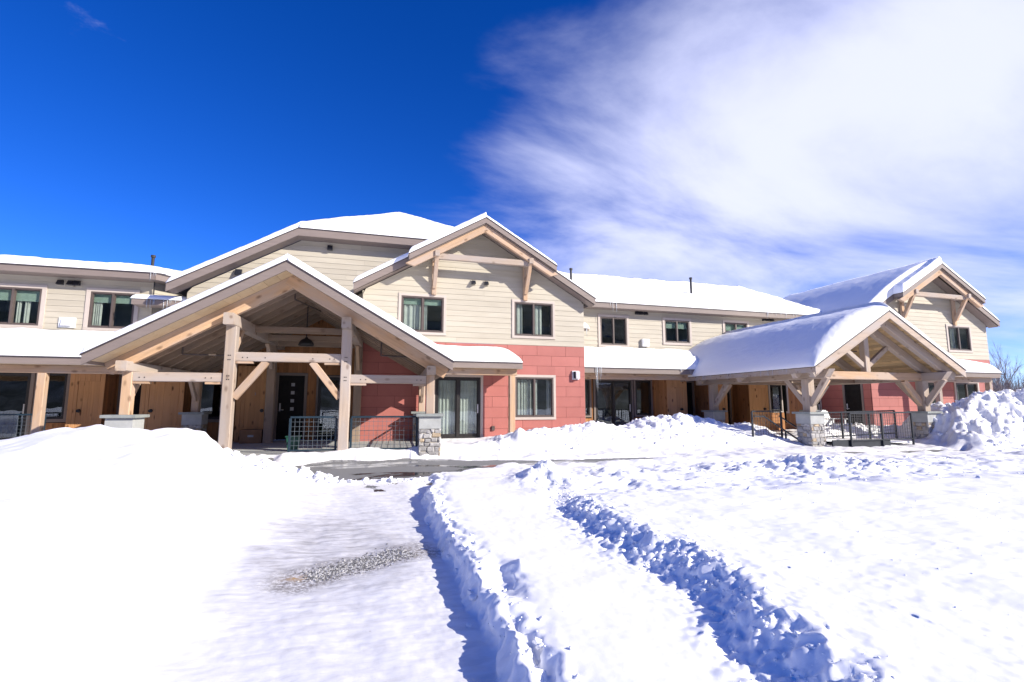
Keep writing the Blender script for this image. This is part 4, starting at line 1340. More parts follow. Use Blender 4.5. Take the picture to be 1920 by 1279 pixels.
def closet(x0, x1, y0, y1, door_x, knob_side, seed):
    c = box(B, 'storage_closet', (x0 + 0.03, x1 - 0.03), (y0 + 0.03, y1), (0.45, ZC), 'cedar')
    rnd = random.Random(seed)
    # front planks left and right of the door and above it
    dx0, dx1, dz = door_x[0], door_x[1], 2.30
    n = max(1, round((x1 - x0) / 0.125)); w = (x1 - x0) / n
    for i in range(n):
        a, b = x0 + i * w + .002, x0 + (i + 1) * w - .002
        for (p, q, r, s) in segs(a, b, [(dx0 - .004, dx1 + .004, .3, dz + .006)], 0.45, ZC):
            if q - p < .012: continue
            beam(c, 'plank', ((p + q) / 2, y0 + .012, r), ((p + q) / 2, y0 + .012, s), q - p, 0.024, 'cedar_door', up=(0, 1, 0), ch=.002)
    # the door's own planks, set back a little
    m = 4; w2 = (dx1 - dx0) / m
    for i in range(m):
        a, b = dx0 + i * w2 + .001, dx0 + (i + 1) * w2 - .001
        beam(c, 'door_plank', ((a + b) / 2, y0 + .019, 0.47), ((a + b) / 2, y0 + .019, dz), b - a, 0.02, 'cedar_door', up=(0, 1, 0), ch=.0015)
    kx = dx1 - 0.07 if knob_side > 0 else dx0 + 0.07
    cyl(c, 'knob', (kx, y0 - 0.07, 1.42), (kx, y0 + 0.01, 1.42), 0.045, 'knob', r1=0.03)
    cyl(c, 'rosette', (kx, y0 - 0.006, 1.42), (kx, y0 + 0.008, 1.42), 0.055, 'knob')
    # flanks
    for xx in (x0, x1):
        ny = max(1, round((y1 - y0) / 0.14)); wy = (y1 - y0 - .026) / ny
        for i in range(ny):
            ya = y0 + .026 + i * wy
            beam(c, 'plank', (xx + (0.015 if xx == x0 else -.015), ya + wy / 2, .45), (xx + (0.015 if xx == x0 else -.015), ya + wy / 2, ZC), 0.026, wy - .004, 'cedar', up=(0, 1, 0), ch=.002)
    return c


# left wing
plank_wall(B, -16, -5.44, 0.40, 3.3, 0.14, 19.0, [(-11.5, -9.52, 0.3, 2.67), (-9.44, -8.58, 1.05, 2.67), (-7.35, -6.35, 0.3, 2.62)], seed=3)
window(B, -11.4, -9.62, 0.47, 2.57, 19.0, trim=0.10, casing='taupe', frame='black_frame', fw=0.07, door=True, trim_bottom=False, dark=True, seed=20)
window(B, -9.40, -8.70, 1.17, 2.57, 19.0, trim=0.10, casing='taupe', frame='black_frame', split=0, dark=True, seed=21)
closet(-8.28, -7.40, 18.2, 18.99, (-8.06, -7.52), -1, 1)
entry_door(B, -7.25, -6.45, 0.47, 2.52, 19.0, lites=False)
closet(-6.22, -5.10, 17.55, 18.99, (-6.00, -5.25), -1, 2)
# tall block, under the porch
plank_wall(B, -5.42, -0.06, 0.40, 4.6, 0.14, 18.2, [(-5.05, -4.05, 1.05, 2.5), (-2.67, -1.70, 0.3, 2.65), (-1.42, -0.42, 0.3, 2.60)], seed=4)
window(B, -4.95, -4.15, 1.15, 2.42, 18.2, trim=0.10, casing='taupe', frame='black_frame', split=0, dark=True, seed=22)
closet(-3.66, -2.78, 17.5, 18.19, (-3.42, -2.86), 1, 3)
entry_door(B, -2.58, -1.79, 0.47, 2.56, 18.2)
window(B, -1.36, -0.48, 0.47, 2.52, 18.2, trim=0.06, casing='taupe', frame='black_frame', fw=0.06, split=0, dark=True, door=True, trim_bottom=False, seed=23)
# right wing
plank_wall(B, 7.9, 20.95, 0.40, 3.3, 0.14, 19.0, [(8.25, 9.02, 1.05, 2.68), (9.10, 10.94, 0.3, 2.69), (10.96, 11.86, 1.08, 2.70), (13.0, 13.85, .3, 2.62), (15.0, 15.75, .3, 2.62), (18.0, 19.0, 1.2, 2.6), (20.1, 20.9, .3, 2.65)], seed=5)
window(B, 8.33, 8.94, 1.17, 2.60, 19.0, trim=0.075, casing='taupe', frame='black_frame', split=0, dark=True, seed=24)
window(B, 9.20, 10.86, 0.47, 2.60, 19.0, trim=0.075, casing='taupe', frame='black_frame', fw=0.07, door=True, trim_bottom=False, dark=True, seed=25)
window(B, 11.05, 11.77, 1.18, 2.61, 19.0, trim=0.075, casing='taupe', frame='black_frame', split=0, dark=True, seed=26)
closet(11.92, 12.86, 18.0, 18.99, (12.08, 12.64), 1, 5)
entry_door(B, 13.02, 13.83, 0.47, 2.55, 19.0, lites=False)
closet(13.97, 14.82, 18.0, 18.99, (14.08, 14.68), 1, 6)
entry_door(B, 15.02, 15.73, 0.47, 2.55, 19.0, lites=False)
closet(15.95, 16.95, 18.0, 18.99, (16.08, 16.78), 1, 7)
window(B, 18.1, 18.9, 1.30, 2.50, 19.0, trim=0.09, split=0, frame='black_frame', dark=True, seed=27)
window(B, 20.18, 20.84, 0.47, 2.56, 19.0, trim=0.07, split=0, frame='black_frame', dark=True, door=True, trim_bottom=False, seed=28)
# a fixed window beside the last closet
w_ = window(B, 17.02, 17.62, 1.32, 2.45, 18.0, trim=0.05, split=0, frame='black_frame', dark=True, depth=0.9, seed=29)
plank_wall(B, 16.96, 17.75, 0.45, 1.26, 0.13, 18.0, [], seed=9)


def text(s, size, M, label, mat, parent):
    cu = bpy.data.curves.new('number', 'FONT')
    cu.body = s; cu.size = size; cu.extrude = 0.004; cu.align_x = 'CENTER'
    o = bpy.data.objects.new('t', cu)
    COL.objects.link(o)
    dg = bpy.context.evaluated_depsgraph_get()
    me = bpy.data.meshes.new_from_object(o.evaluated_get(dg))
    bpy.data.objects.remove(o)
    v = [tuple(x.co) for x in me.vertices]; f = [tuple(p.vertices) for p in me.polygons]
    return part(parent, 'door_number', v, f, mat, M, label=label)


RX = Matrix.Rotation(R(90), 4, 'X')
text('2', 0.11, Matrix.Translation((-3.14, 17.494, 1.90)) @ RX, None, 'lite', B)
text('6', 0.12, Matrix.Translation((-6.32, 18.99, 1.82)) @ RX, None, 'knob', B)

# roof pipes stand in the roofs
for (x, y, z0, z1) in ((-7.05, 19.9, 5.9, 6.72), (8.95, 20.7, 6.6, 7.72), (15.2, 20.6, 6.5, 7.72)):
    p_ = cyl(B, 'roof_pipe', (x, y, z0), (x, y, z1), 0.05, 'pipe_black')
    cyl(p_, 'pipe_cap', (x, y, z1 - 0.06), (x, y, z1 + 0.02), 0.075, 'pipe_black', r1=0.075)

# ------------------------------------------------------------------ timber porches
def stone_pillar(root, cx, cy, z0, M=I4, w=0.50, ztop=1.385, seed=0, faces=(0, 1, 2, 3)):
    """square pillar: mortar core with separate stones, a concrete block and a cap slab"""
    rnd = random.Random(seed)
    h = w / 2
    zs = ztop - 0.36
    core = box(root, 'stone_pillar', (cx - h + .03, cx + h - .03), (cy - h + .03, cy + h - .03), (z0 - 0.15, zs), 'mortar', M)
    box(core, 'concrete_block', (cx - h, cx + h), (cy - h, cy + h), (zs + 0.001, ztop - 0.065), 'concrete', M)
    box(core, 'cap_slab', (cx - h - .07, cx + h + .07), (cy - h - .07, cy + h + .07), (ztop - 0.064, ztop), 'cap_stone', M)
    for fc in faces:
        Fm = Matrix.Translation((cx, cy, 0)) @ Matrix.Rotation(fc * math.pi / 2, 4, 'Z')
        z = zs
        while z > z0 - 0.12:
            rh = rnd.uniform(0.075, 0.135)
            x = -h
            while x < h - 0.02:
                ww = rnd.uniform(0.09, 0.23)
                if h - x - ww < 0.07: ww = h - x
                a, b = x + .006, x + ww - .006
                dz_ = rnd.uniform(-.018, .018); c, d = z - rh + .006 + dz_, z - .006 + dz_ * rnd.uniform(.2, 1)
                j = lambda s=0.017: rnd.uniform(-s, s)
                p = rnd.uniform(0.004, 0.028)
                yb, yf = -h + .045, -h + .016
                v = [(a, yb, c), (b, yb, c), (b, yb, d), (a, yb, d),
                     (a + j(), yf, c + j()), (b + j(), yf, c + j()), (b + j(), yf, d + j()), (a + j(), yf, d + j()),
                     (a + .02 + j(), yf - p, c + .018 + j()), (b - .02 + j(), yf - p, c + .018 + j()), (b - .02 + j(), yf - p + j(.005), d - .018 + j()), (a + .02 + j(), yf - p, d - .018 + j())]
                f = [(0, 1, 5, 4), (1, 2, 6, 5), (2, 3, 7, 6), (3, 0, 4, 7), (4, 5, 9, 8), (5, 6, 10, 9), (6, 7, 11, 10), (7, 4, 8, 11), (8, 9, 10, 11)]
                part(core, 'stone', v, f, 'stone_tan' if rnd.random() < 0.22 else 'stone_grey', M @ Fm)
                x += ww
            z -= rh
    return core


def pegs(parent, pts, M=I4, r=0.014):
    for p in pts:
        cyl(parent, 'peg', (p[0], p[1] + 0.006, p[2]), (p[0], p[1] - 0.006, p[2]), r, 'knob', n=6, M=M)


def porch_roof(root, half, zr, y0, y1, soffit, M=I4, fascia_h=0.20):
    out = []
    for s in (-1, 1):
        def q(d, y, dz=0.0): return (s * d, y, zr - SL * d - dz)
        pts = [q(0, y0, .03), q(half, y0, .03), q(half, y1, .03), q(0, y1, .03)]
        if s < 0: pts = pts[::-1]
        r_ = slab(root, 'roof', pts, 0.09, 'shingle', M)
        p = [(0, zr - .034), (s * (half + .02), zr - SL * (half + .02) - .034), (s * (half + .02), zr - SL * (half + .02) - .034 - fascia_h), (0, zr - .034 - fascia_h)]
        prism_y(r_, 'fascia', p[::-1] if s > 0 else p, y0 - .035, y0 - .001, 'taupe' if soffit == 'cream' else 'timber_grey', M)
        p = [(0, zr + .006), (s * (half + .05), zr - SL * (half + .05) + .006), (s * (half + .05), zr - SL * (half + .05) - .032), (0, zr - .032)]
        prism_y(r_, 'drip_edge', p[::-1] if s > 0 else p, y0 - .05, y0 - .037, 'drip', M)
        xa, xb = sorted((s * half, s * (half + .03)))
        box(r_, 'fascia', (xa, xb), (y0, y1), (zr - SL * half - .20, zr - SL * half - .035), 'taupe' if soffit == 'cream' else 'timber_grey', M)
        xa, xb = sorted((s * (half + .031), s * (half + .047)))
        box(r_, 'drip_edge', (xa, xb), (y0, y1), (zr - SL * half - .055, zr - SL * half - .018), 'drip', M)
        out.append(r_)
    return out


# --- left porch (turned a little off the facade)
FL = Matrix.Translation((-1.62, 12.9, 0)) @ Matrix.Rotation(R(-3.7), 4, 'Z')
PL = thing('entrance_porch', 'gabled timber entrance porch on tall posts with sloping snowy roof and hanging lamp', 'porch', (0, 0, 0.45), FL)
ZR, HL = 4.805, 3.72
YB = 5.35
roofs = porch_roof(PL, HL, ZR, -0.90, YB, 'cream')
for s, r_ in zip((-1, 1), roofs):
    # cream soffit boards under the front overhang, one by one
    n = 14
    for i in range(n):
        d0, d1 = HL * i / n + .004, HL * (i + 1) / n - .004
        p = [(s * d0, ZR - SL * d0 - .122), (s * d1, ZR - SL * d1 - .122), (s * d1, ZR - SL * d1 - .137), (s * d0, ZR - SL * d0 - .137)]
        prism_y(r_, 'soffit_board', p if s < 0 else p[::-1], -0.88, -0.122, 'cream_soffit')
    # ceiling deck planks behind the front rafter
    for i in range(22):
        d0, d1 = HL * i / 22 + .003, HL * (i + 1) / 22 - .003
        p = [(s * d0, ZR - SL * d0 - .124), (s * d1, ZR - SL * d1 - .124), (s * d1, ZR - SL * d1 - .142), (s * d0, ZR - SL * d0 - .142)]
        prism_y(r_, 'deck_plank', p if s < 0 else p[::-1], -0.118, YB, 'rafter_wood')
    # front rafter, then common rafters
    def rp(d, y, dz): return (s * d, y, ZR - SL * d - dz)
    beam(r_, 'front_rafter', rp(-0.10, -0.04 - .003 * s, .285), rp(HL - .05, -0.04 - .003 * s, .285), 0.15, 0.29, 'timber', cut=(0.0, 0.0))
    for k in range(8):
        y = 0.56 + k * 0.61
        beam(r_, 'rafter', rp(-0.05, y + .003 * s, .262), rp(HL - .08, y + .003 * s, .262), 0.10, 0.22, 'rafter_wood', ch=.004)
    # purlin on the tall posts and plate on the outer columns
    beam(PL, 'purlin', (s * 1.27, -0.36, 3.535), (s * 1.27, YB - .2, 3.535), 0.22, 0.27, 'timber_grey', cut=(-0.0, 0))
    beam(PL, 'plate', (s * 3.28, -0.40, 2.43), (s * 3.28, YB - .2, 2.43), 0.21, 0.22, 'timber_grey')
    for yy, nm in ((0.0, 'front'), (4.0, 'back')):
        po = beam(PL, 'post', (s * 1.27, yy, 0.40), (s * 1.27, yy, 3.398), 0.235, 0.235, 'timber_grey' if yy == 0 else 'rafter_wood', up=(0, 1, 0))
        if yy == 0:
            pegs(po, [(s * 1.27 + e, -0.118, z) for e in (-.02, .02) for z in (2.72, 2.62, 2.25, 2.17)])
        col = beam(PL, 'column', (s * 3.28, yy, 1.386), (s * 3.28, yy, 2.318), 0.20, 0.20, 'timber', up=(0, 1, 0))
        stone_pillar(PL, s * 3.28, yy, 0.42, seed=11 + (s > 0) + 2 * (yy > 0), w=0.52)
        # knee braces along the purlin and the plate
        dy = 1 if yy == 0 else -1
        beam(PL, 'brace', (s * 1.27, yy + dy * .10, 2.72), (s * 1.27, yy + dy * .72, 3.42), 0.10, 0.14, 'timber')
        beam(PL, 'brace', (s * 3.28, yy + dy * .08, 1.72), (s * 3.28, yy + dy * .60, 2.34), 0.09, 0.13, 'timber')
    # low tie between tall post and outer column, with bearing blocks
    tie = beam(PL, 'tie_beam', (s * 1.39, 0, 2.215), (s * 3.175, 0, 2.215), 0.16, 0.205, 'timber_grey')
    pegs(tie, [(s * d, -0.081, 2.20 + e) for d in (1.62, 1.74, 2.95, 3.05) for e in (0,)])
    beam(tie, 'bearing_block', (s * 1.39, 0, 2.085), (s * 1.75, 0, 2.085), 0.13, 0.05, 'timber')
    beam(tie, 'bearing_block', (s * 2.86, 0, 2.085), (s * 3.175, 0, 2.085), 0.13, 0.05, 'timber')
    # knee brace from the tall post up to the upper tie
    beam(PL, 'brace', (s * 1.15, 0, 1.76), (s * 0.50, 0, 2.60), 0.12, 0.16, 'timber')
tie = beam(PL, 'tie_beam', (-1.152, 0, 2.70), (1.152, 0, 2.70), 0.16, 0.21, 'timber_grey')
pegs(tie, [(d, -0.081, 2.68) for d in (-1.0, -.9, -.52, .52, .9, 1.0)])
for d in (-1, 1):
    beam(tie, 'bearing_block', (d * 1.15, 0, 2.568), (d * .78, 0, 2.568), 0.13, 0.05, 'timber')
for y, z in ((1.5, 3.56), (2.9, 3.52), (4.2, 3.5)):
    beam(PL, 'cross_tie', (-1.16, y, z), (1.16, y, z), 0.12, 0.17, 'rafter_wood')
# sprinkler pipes under the ceiling
def pipe_run(root, pts, r=0.022, mat='iron', M=I4):
    for a, b in zip(pts[:-1], pts[1:]):
        cyl(root, 'sprinkler_pipe', a, b, r, mat, n=8, M=M)
pipe_run(PL, [(-2.55, 0.75, 3.02), (-2.55, 0.75, 2.80), (-1.45, 0.85, 2.80)])
pipe_run(PL, [(2.05, 0.9, 3.25), (2.05, 0.9, 2.88), (2.75, 0.9, 2.86)])
pipe_run(PL, [(-0.10, 0.75, 4.50), (-0.10, 0.75, 4.25), (0.35, 2.6, 4.25)])

# --- right porch
FR = Matrix.Translation((15.66, 12.45, 0))
PR = thing('entrance_porch', 'gabled timber entrance porch with deep snow on its roof and braced columns on stone pillars', 'porch', (0, 0, 0.45), FR)
ZR2, HR = 4.52, 3.06
roofs = porch_roof(PR, HR, ZR2, -0.90, 6.5, 'wood', fascia_h=0.22)
for s, r_ in zip((-1, 1), roofs):
    n = 24
    for i in range(n):
        d0, d1 = HR * i / n + .003, HR * (i + 1) / n - .003
        p = [(s * d0, ZR2 - SL * d0 - .125), (s * d1, ZR2 - SL * d1 - .125), (s * d1, ZR2 - SL * d1 - .145), (s * d0, ZR2 - SL * d0 - .145)]
        o = beam(r_, 'deck_plank', (s * (d0 + d1) / 2, -0.88, ZR2 - SL * (d0 + d1) / 2 - .135), (s * (d0 + d1) / 2, 6.4, ZR2 - SL * (d0 + d1) / 2 - .135), (d1 - d0) / math.cos(math.atan(SL)), 0.02, 'deck_plank', up=(s * SL, 0, 1), ch=.003)

    def rp(d, y, dz): return (s * d, y, ZR2 - SL * d - dz)
    for y in (-0.62, 0.0, 2.4, 4.6):
        beam(r_, 'rafter', rp(-0.07, y + .003 * s, .295), rp(HR - .12, y + .003 * s, .295), 0.18, 0.25, 'timber_grey')
    px = s * 2.42
    beam(PR, 'plate', (px, -0.80, 2.52), (px, 5.3, 2.52), 0.24, 0.27, 'timber_grey', cut=(-0.10, 0))
    for yy in (0.0, 4.4):
        beam(PR, 'column', (px, yy, 1.386), (px, yy, 2.383), 0.26, 0.26, 'timber_grey', up=(0, 1, 0))
        stone_pillar(PR, px, yy, 0.40, seed=31 + (s > 0) + 2 * (yy > 0), w=0.54)
        for dy in (-1, 1):
            if yy > 0 and dy > 0: continue
            if yy == 0 and dy < 0:
                beam(PR, 'brace', (px, -.10, 1.62), (px, -.70, 2.42), 0.12, 0.17, 'timber_grey')
            else:
                beam(PR, 'brace', (px, yy + dy * .10, 1.62), (px, yy + dy * .78, 2.40), 0.12, 0.17, 'timber_grey')
        beam(PR, 'brace', (px - s * .10, yy, 1.62), (px - s * .80, yy, 2.40), 0.12, 0.17, 'timber')
    pegs(PR, [(px + e, -0.131, 1.56 + abs(e)) for e in (-.05, 0, .05)])
for yy in (0.0, 2.4, 4.4):
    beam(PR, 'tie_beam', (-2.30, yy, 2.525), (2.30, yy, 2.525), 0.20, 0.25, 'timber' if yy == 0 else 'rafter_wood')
beam(PR, 'king_post', (0, 0, 2.65), (0, 0, 3.98), 0.20, 0.20, 'timber_grey', up=(0, 1, 0))
beam(PR, 'ridge_beam', (0, -0.72, 4.17), (0, 6.3, 4.17), 0.20, 0.26, 'timber_grey')
for s in (-1, 1):
    beam(PR, 'strut', (s * .09, 0, 2.85), (s * .95, 0, 3.45), 0.12, 0.15, 'timber_grey')
pipe_run(PR, [(-0.3, 1.0, 3.75), (-0.1, 1.0, 3.45), (0.9, 1.0, 3.45)], r=0.025)

# ------------------------------------------------------------------ hanging lamp
LP = thing('pendant_lamp', 'dark dome pendant lamp hanging on a rod inside the left porch', 'lamp', (-1.52, 15.3, 3.22))
cyl(LP, 'rod', (-1.52, 15.3, 3.45), (-1.52, 15.3, 4.45), 0.014, 'pipe_black', n=8)
v, f = [], []
prof = [(0.03, 3.50), (0.05, 3.46), (0.10, 3.44), (0.16, 3.39), (0.20, 3.32), (0.215, 3.26), (0.205, 3.262), (0.19, 3.32), (0.15, 3.375), (0.09, 3.42), (0.0, 3.43)]
ns = 20
for i, (r_, z_) in enumerate(prof):
    for k in range(ns):
        t = 2 * math.pi * k / ns
        v.append((-1.52 + r_ * math.cos(t), 15.3 + r_ * math.sin(t), z_))
    if i:
        for k in range(ns):
            f.append(((i - 1) * ns + k, (i - 1) * ns + (k + 1) % ns, i * ns + (k + 1) % ns, i * ns + k))
part(LP, 'lamp_shade', v, f, 'pipe_black', smooth=True)
cyl(LP, 'bulb', (-1.52, 15.3, 3.30), (-1.52, 15.3, 3.42), 0.045, 'lite', r1=0.02)


# ------------------------------------------------------------------ railings
def railing(label, p0, p1, h, fr, wire, posts=2, M=I4, z0=None, z1=None, mesh=True, cell=0.10, gap=0.08):
    """framed wire-mesh railing panel from p0 to p1 (foot points, may differ in z)"""
    p0, p1 = Vector(p0), Vector(p1)
    T_ = thing('railing', label, 'railing', tuple((p0 + p1) / 2), M, 'steel mesh railings of the porches')
    up = Vector((0, 0, 1))
    top = beam(T_, 'top_rail', p0 + up * h, p1 + up * h, 0.045, 0.045, fr, ch=.004)
    beam(T_, 'bottom_rail', p0 + up * gap, p1 + up * gap, 0.035, 0.035, fr, ch=.003)
    for i in range(posts):
        q = p0.lerp(p1, i / (posts - 1))
        beam(T_, 'post', q - up * 0.12, q + up * (h - .024), 0.05, 0.05, fr, up=(0, 1, 0), ch=.004)
    L = (p1 - p0).length
    d = (p1 - p0) / L
    v, f = [], []

    def bar(a, b, t=0.0035):
        k = len(v)
        dd = (b - a).normalized()
        n_ = Vector((-d.y, d.x, 0)).normalized()
        m_ = dd.cross(n_)
        for e in (a, b):
            for sx, sy in ((-1, -1), (1, -1), (1, 1), (-1, 1)):
                v.append(tuple(e + n_ * t * sx + m_ * t * sy))
        for i in range(4):
            f.append((k + i, k + (i + 1) % 4, k + 4 + (i + 1) % 4, k + 4 + i))
    nx = max(2, int(L / cell))
    for i in range(1, nx):
        q = p0 + d * (L * i / nx)
        bar(q + up * (gap + .015), q + up * (h - .02))
    nz = max(2, int((h - gap) / cell))
    for i in range(1, nz):
        z = gap + (h - gap) * i / nz
        bar(p0 + d * .02 + up * z, p1 - d * .02 + up * z)
    o = part(T_, 'wire_mesh', v, f, wire)
    return T_


railing('blue steel mesh railing beside the left porch doorway, left of the tall post', (0.08, 0.02, .47), (1.10, 0.02, .47), 0.84, 'steel_blue', 'wire', M=FL)
railing('blue steel mesh railing between tall post and stone pillar of the left porch', (1.44, 0.02, .47), (2.98, 0.02, .47), 0.84, 'steel_blue', 'wire', M=FL)
railing('dark mesh railing along the right flank of the left porch beside the stone pillar', (3.12, 0.30, .47), (3.12, 3.7, .47), 0.84, 'steel_dark', 'wire_dark', posts=3, M=FL)
railing('blue mesh railing at the far left edge by the glazed door', (-10.6, 17.5, .45), (-8.45, 17.5, .45), 0.88, 'steel_blue', 'wire', posts=3)
railing('blue grey ramp railing between the pillars of the right porch', (14.28, 12.0, .44), (16.85, 12.02, .46), 0.90, 'steel_dark', 'wire_dark', posts=3)
railing('black railing behind the ramp of the right porch, in front of the white chair', (13.66, 12.75, .50), (17.6, 13.1, .56), 0.84, 'steel_dark', 'wire_dark', posts=4)
railing('black mesh railing left of the right porch above the steps', (11.62, 13.05, .52), (12.72, 13.05, .52), 0.88, 'steel_dark', 'wire_dark')
hr = thing('handrail', 'sloping black steel handrail leading down the steps left of the right porch', 'handrail', (12.2, 12.9, .5))
beam(hr, 'rail', (11.60, 12.93, 1.25), (11.95, 12.93, 1.25), .04, .04, 'steel_dark')
beam(hr, 'rail', (11.95, 12.93, 1.25), (13.05, 12.70, .50), .04, .04, 'steel_dark')
beam(hr, 'rail', (12.70, 13.10, 1.25), (13.35, 12.85, .78), .04, .04, 'steel_dark')
beam(hr, 'post', (12.72, 12.90, .42), (12.72, 12.90, .76), .04, .04, 'steel_dark', up=(0, 1, 0))
rp_ = thing('ramp', 'low dark steel ramp edge under the railing of the right porch', 'ramp', (15.0, 12.3, .44))
part(rp_, 'deck', [(13.6, 12.25, .56), (16.9, 12.10, .45), (16.9, 13.3, .45), (13.6, 13.3, .56), (13.6, 12.25, .50), (16.9, 12.10, .39), (16.9, 13.3, .39), (13.6, 13.3, .50)], BOXF[:1] and [(0, 1, 2, 3), (7, 6, 5, 4), (0, 4, 5, 1), (1, 5, 6, 2), (2, 6, 7, 3), (3, 7, 4, 0)], 'snow')
part(rp_, 'edge_beam', boxv(13.60, 15.9, 12.035, 12.075, .30, .545), BOXF, 'steel_dark')

# ------------------------------------------------------------------ porch clutter
CH = thing('lawn_chair', 'white slatted plastic lawn chair standing in the snow under the right porch', 'chair', (17.0, 15.0, 0.56), Matrix.Identity(4))
cxx, cyy, cz = 17.0, 15.0, 0.56
for i in range(6):
    x = cxx - 0.225 + i * 0.09
    hgt = 0.78 + 0.06 * math.sin(math.pi * (i + .5) / 6)
    beam(CH, 'back_slat', (x, cyy + .20, cz + .22), (x, cyy + .42, cz + hgt), 0.075, 0.02, 'white_plastic', up=(0, 1, 0))
for i in range(5):
    beam(CH, 'seat_slat', (cxx - .26, cyy - .28 + i * .11, cz + .33 - i * .025), (cxx + .26, cyy - .28 + i * .11, cz + .33 - i * .025), 0.09, 0.02, 'white_plastic')
for s in (-1, 1):
    beam(CH, 'arm', (cxx + s * .31, cyy - .34, cz + .52), (cxx + s * .31, cyy + .36, cz + .52), 0.11, 0.025, 'white_plastic')
    beam(CH, 'leg', (cxx + s * .29, cyy - .28, cz - .1), (cxx + s * .29, cyy - .28, cz + .51), 0.07, 0.04, 'white_plastic', up=(0, 1, 0))
    beam(CH, 'leg', (cxx + s * .26, cyy - .30, cz + .30), (cxx + s * .26, cyy + .50, cz - .05), 0.04, 0.10, 'white_plastic')

CB = thing('cardboard_box', 'brown cardboard box with a white label standing before the porch closet', 'box', (-3.05, 17.15, 0.456))
box(CB, 'carton', (-3.40, -2.80), (16.95, 17.35), (0.457, 0.86), 'cardboard')
box(CB, 'flap', (-3.40, -2.80), (16.93, 16.948), (0.74, 0.86), 'cardboard')
box(CB, 'shipping_label', (-3.18, -3.02), (16.944, 16.949), (0.64, 0.70), 'lite')
GB = thing('plastic_bin', 'green plastic bin on the porch behind the blue mesh railing', 'bin', (-1.55, 13.9, 0.456))
part(GB, 'body', [(-1.68, 13.8, .457), (-1.46, 13.8, .457), (-1.46, 14.05, .457), (-1.68, 14.05, .457), (-1.72, 13.77, .80), (-1.42, 13.77, .80), (-1.42, 14.08, .80), (-1.72, 14.08, .80)], BOXF, 'green_plastic')
box(GB, 'rim', (-1.74, -1.40), (13.75, 14.10), (.801, .83), 'green_plastic')

# ------------------------------------------------------------------ snow on the roofs
def P(cx, s, d, zr, y): return (cx + s * d, y, zr - SL * d)


roof_snow('snow on the left slope of the left porch roof', (-HL - .05, -.94, ZR - SL * (HL + .05) + .005), (-HL - .05, YB - .4, ZR - SL * (HL + .05) + .005), (0, -.94, ZR + .005), (0, YB - .4, ZR + .005), 0.17, (0.10, 0, .12, 0), frame=FL, seed=1, amp=.02)
roof_snow('snow on the right slope of the left porch roof', (HL + .05, -.94, ZR - SL * (HL + .05) + .005), (HL + .05, YB - .4, ZR - SL * (HL + .05) + .005), (0, -.94, ZR + .005), (0, YB - .4, ZR + .005), 0.17, (0.10, 0, .12, 0), frame=FL, seed=2, amp=.02)
roof_snow('deep snow on the shaded left slope of the right porch roof', (-HR - .07, -.94, ZR2 - SL * (HR + .07) + .006), (-HR - .07, 6.5, ZR2 - SL * (HR + .07) + .006), (0, -.94, ZR2 + .006), (0, 6.5, ZR2 + .006), 0.25, (0.50, 0, 0.5, 0), frame=FR, seed=3, amp=.018, nu=150, nv=90, bulge=1.35, freq=1.6)
roof_snow('snow on the right slope of the right porch roof', (HR + .05, -.94, ZR2 - SL * (HR + .05) + .006), (HR + .05, 6.5, ZR2 - SL * (HR + .05) + .006), (0, -.94, ZR2 + .006), (0, 6.5, ZR2 + .006), 0.34, (0.45, 0, .5, 0), frame=FR, seed=4, amp=.02)
for cx, hw, zr, Yup, Ylow, Yb, T_, nm, sd in ((3.90, 4.25, 7.95, 16.13, 16.57, 22.0, .17, 'centre gable', 5), (24.75, 4.10, 7.90, 15.65, 16.07, 24.0, .30, 'right hand gable', 8)):
    for s, sn in ((-1, 'left'), (1, 'right')):
        t_ = T_ * (1.0 if s < 0 else 0.45)
        roof_snow('snow on the lower %s slope of the %s roof' % (sn, nm), P(cx, s, hw, zr, Ylow), P(cx, s, hw, zr, Yb), P(cx, s, 0, zr, Ylow), P(cx, s, 0, zr, Yb), t_, (.10, 0, .20, 0), seed=sd + s, nu=90, nv=60, amp=.02, bulge=0.8 if s < 0 and cx > 20 else 0)
        roof_snow('snow on the projecting %s front of the %s' % (sn, nm), P(cx, s, 2.57, zr, Yup), P(cx, s, 2.57, zr, Ylow + .3), P(cx, s, 0, zr, Yup), P(cx, s, 0, zr, Ylow + .3), t_ + .02, (.10, 0, .18, 0), seed=sd + s + 20, nu=40, nv=60, amp=.02)
roof_snow('snow on the clipped front slope of the tall middle roof', (BX - .03, BYF - .05, BZE + .02), (5.0, BYF - .05, BZE + .02), (1.30, 21.24, BZE + 2.08), (1.42, 21.24, BZE + 2.08), 0.20, (0, 0, .18, 0), seed=12, amp=.03, nu=60, nv=60)
roof_snow('snow on the left slope of the tall middle roof', (-5.88, BYF - .05, BZE - 2.15), (-5.88, 29, BZE - 2.15), (BX, BYF - .05, BZE + .02), (1.36, 21.24, BZE + 2.08), 0.20, (.14, 0, .2, 0), seed=13, amp=.03)
roof_snow('snow on the right slope of the tall middle roof', (8.2, BYF + .3, BZE - 1.93), (8.2, 29, BZE - 1.93), (4.9, BYF + .3, BZE + .02), (1.36, 21.24, BZE + 2.08), 0.16, (.14, 0, .2, 0), seed=14, amp=.03)
roof_snow('long low snow blanket on the left wing roof', (-16, 18.44, 5.81), (-6.45, 18.44, 5.81), (-16, 29, 7.9), (-4.6, 29, 7.7), 0.24, (0, 0.5, .22, 0), seed=15, amp=.035, nu=120)
roof_snow('snow on the canted corner of the left wing roof', (-6.75, 18.6, 5.81), (-4.6, 21.1, 5.81), (-7.2, 22, 6.5), (-5.2, 24, 6.8), 0.17, (.3, 0, .18, 0), seed=16, amp=.03)
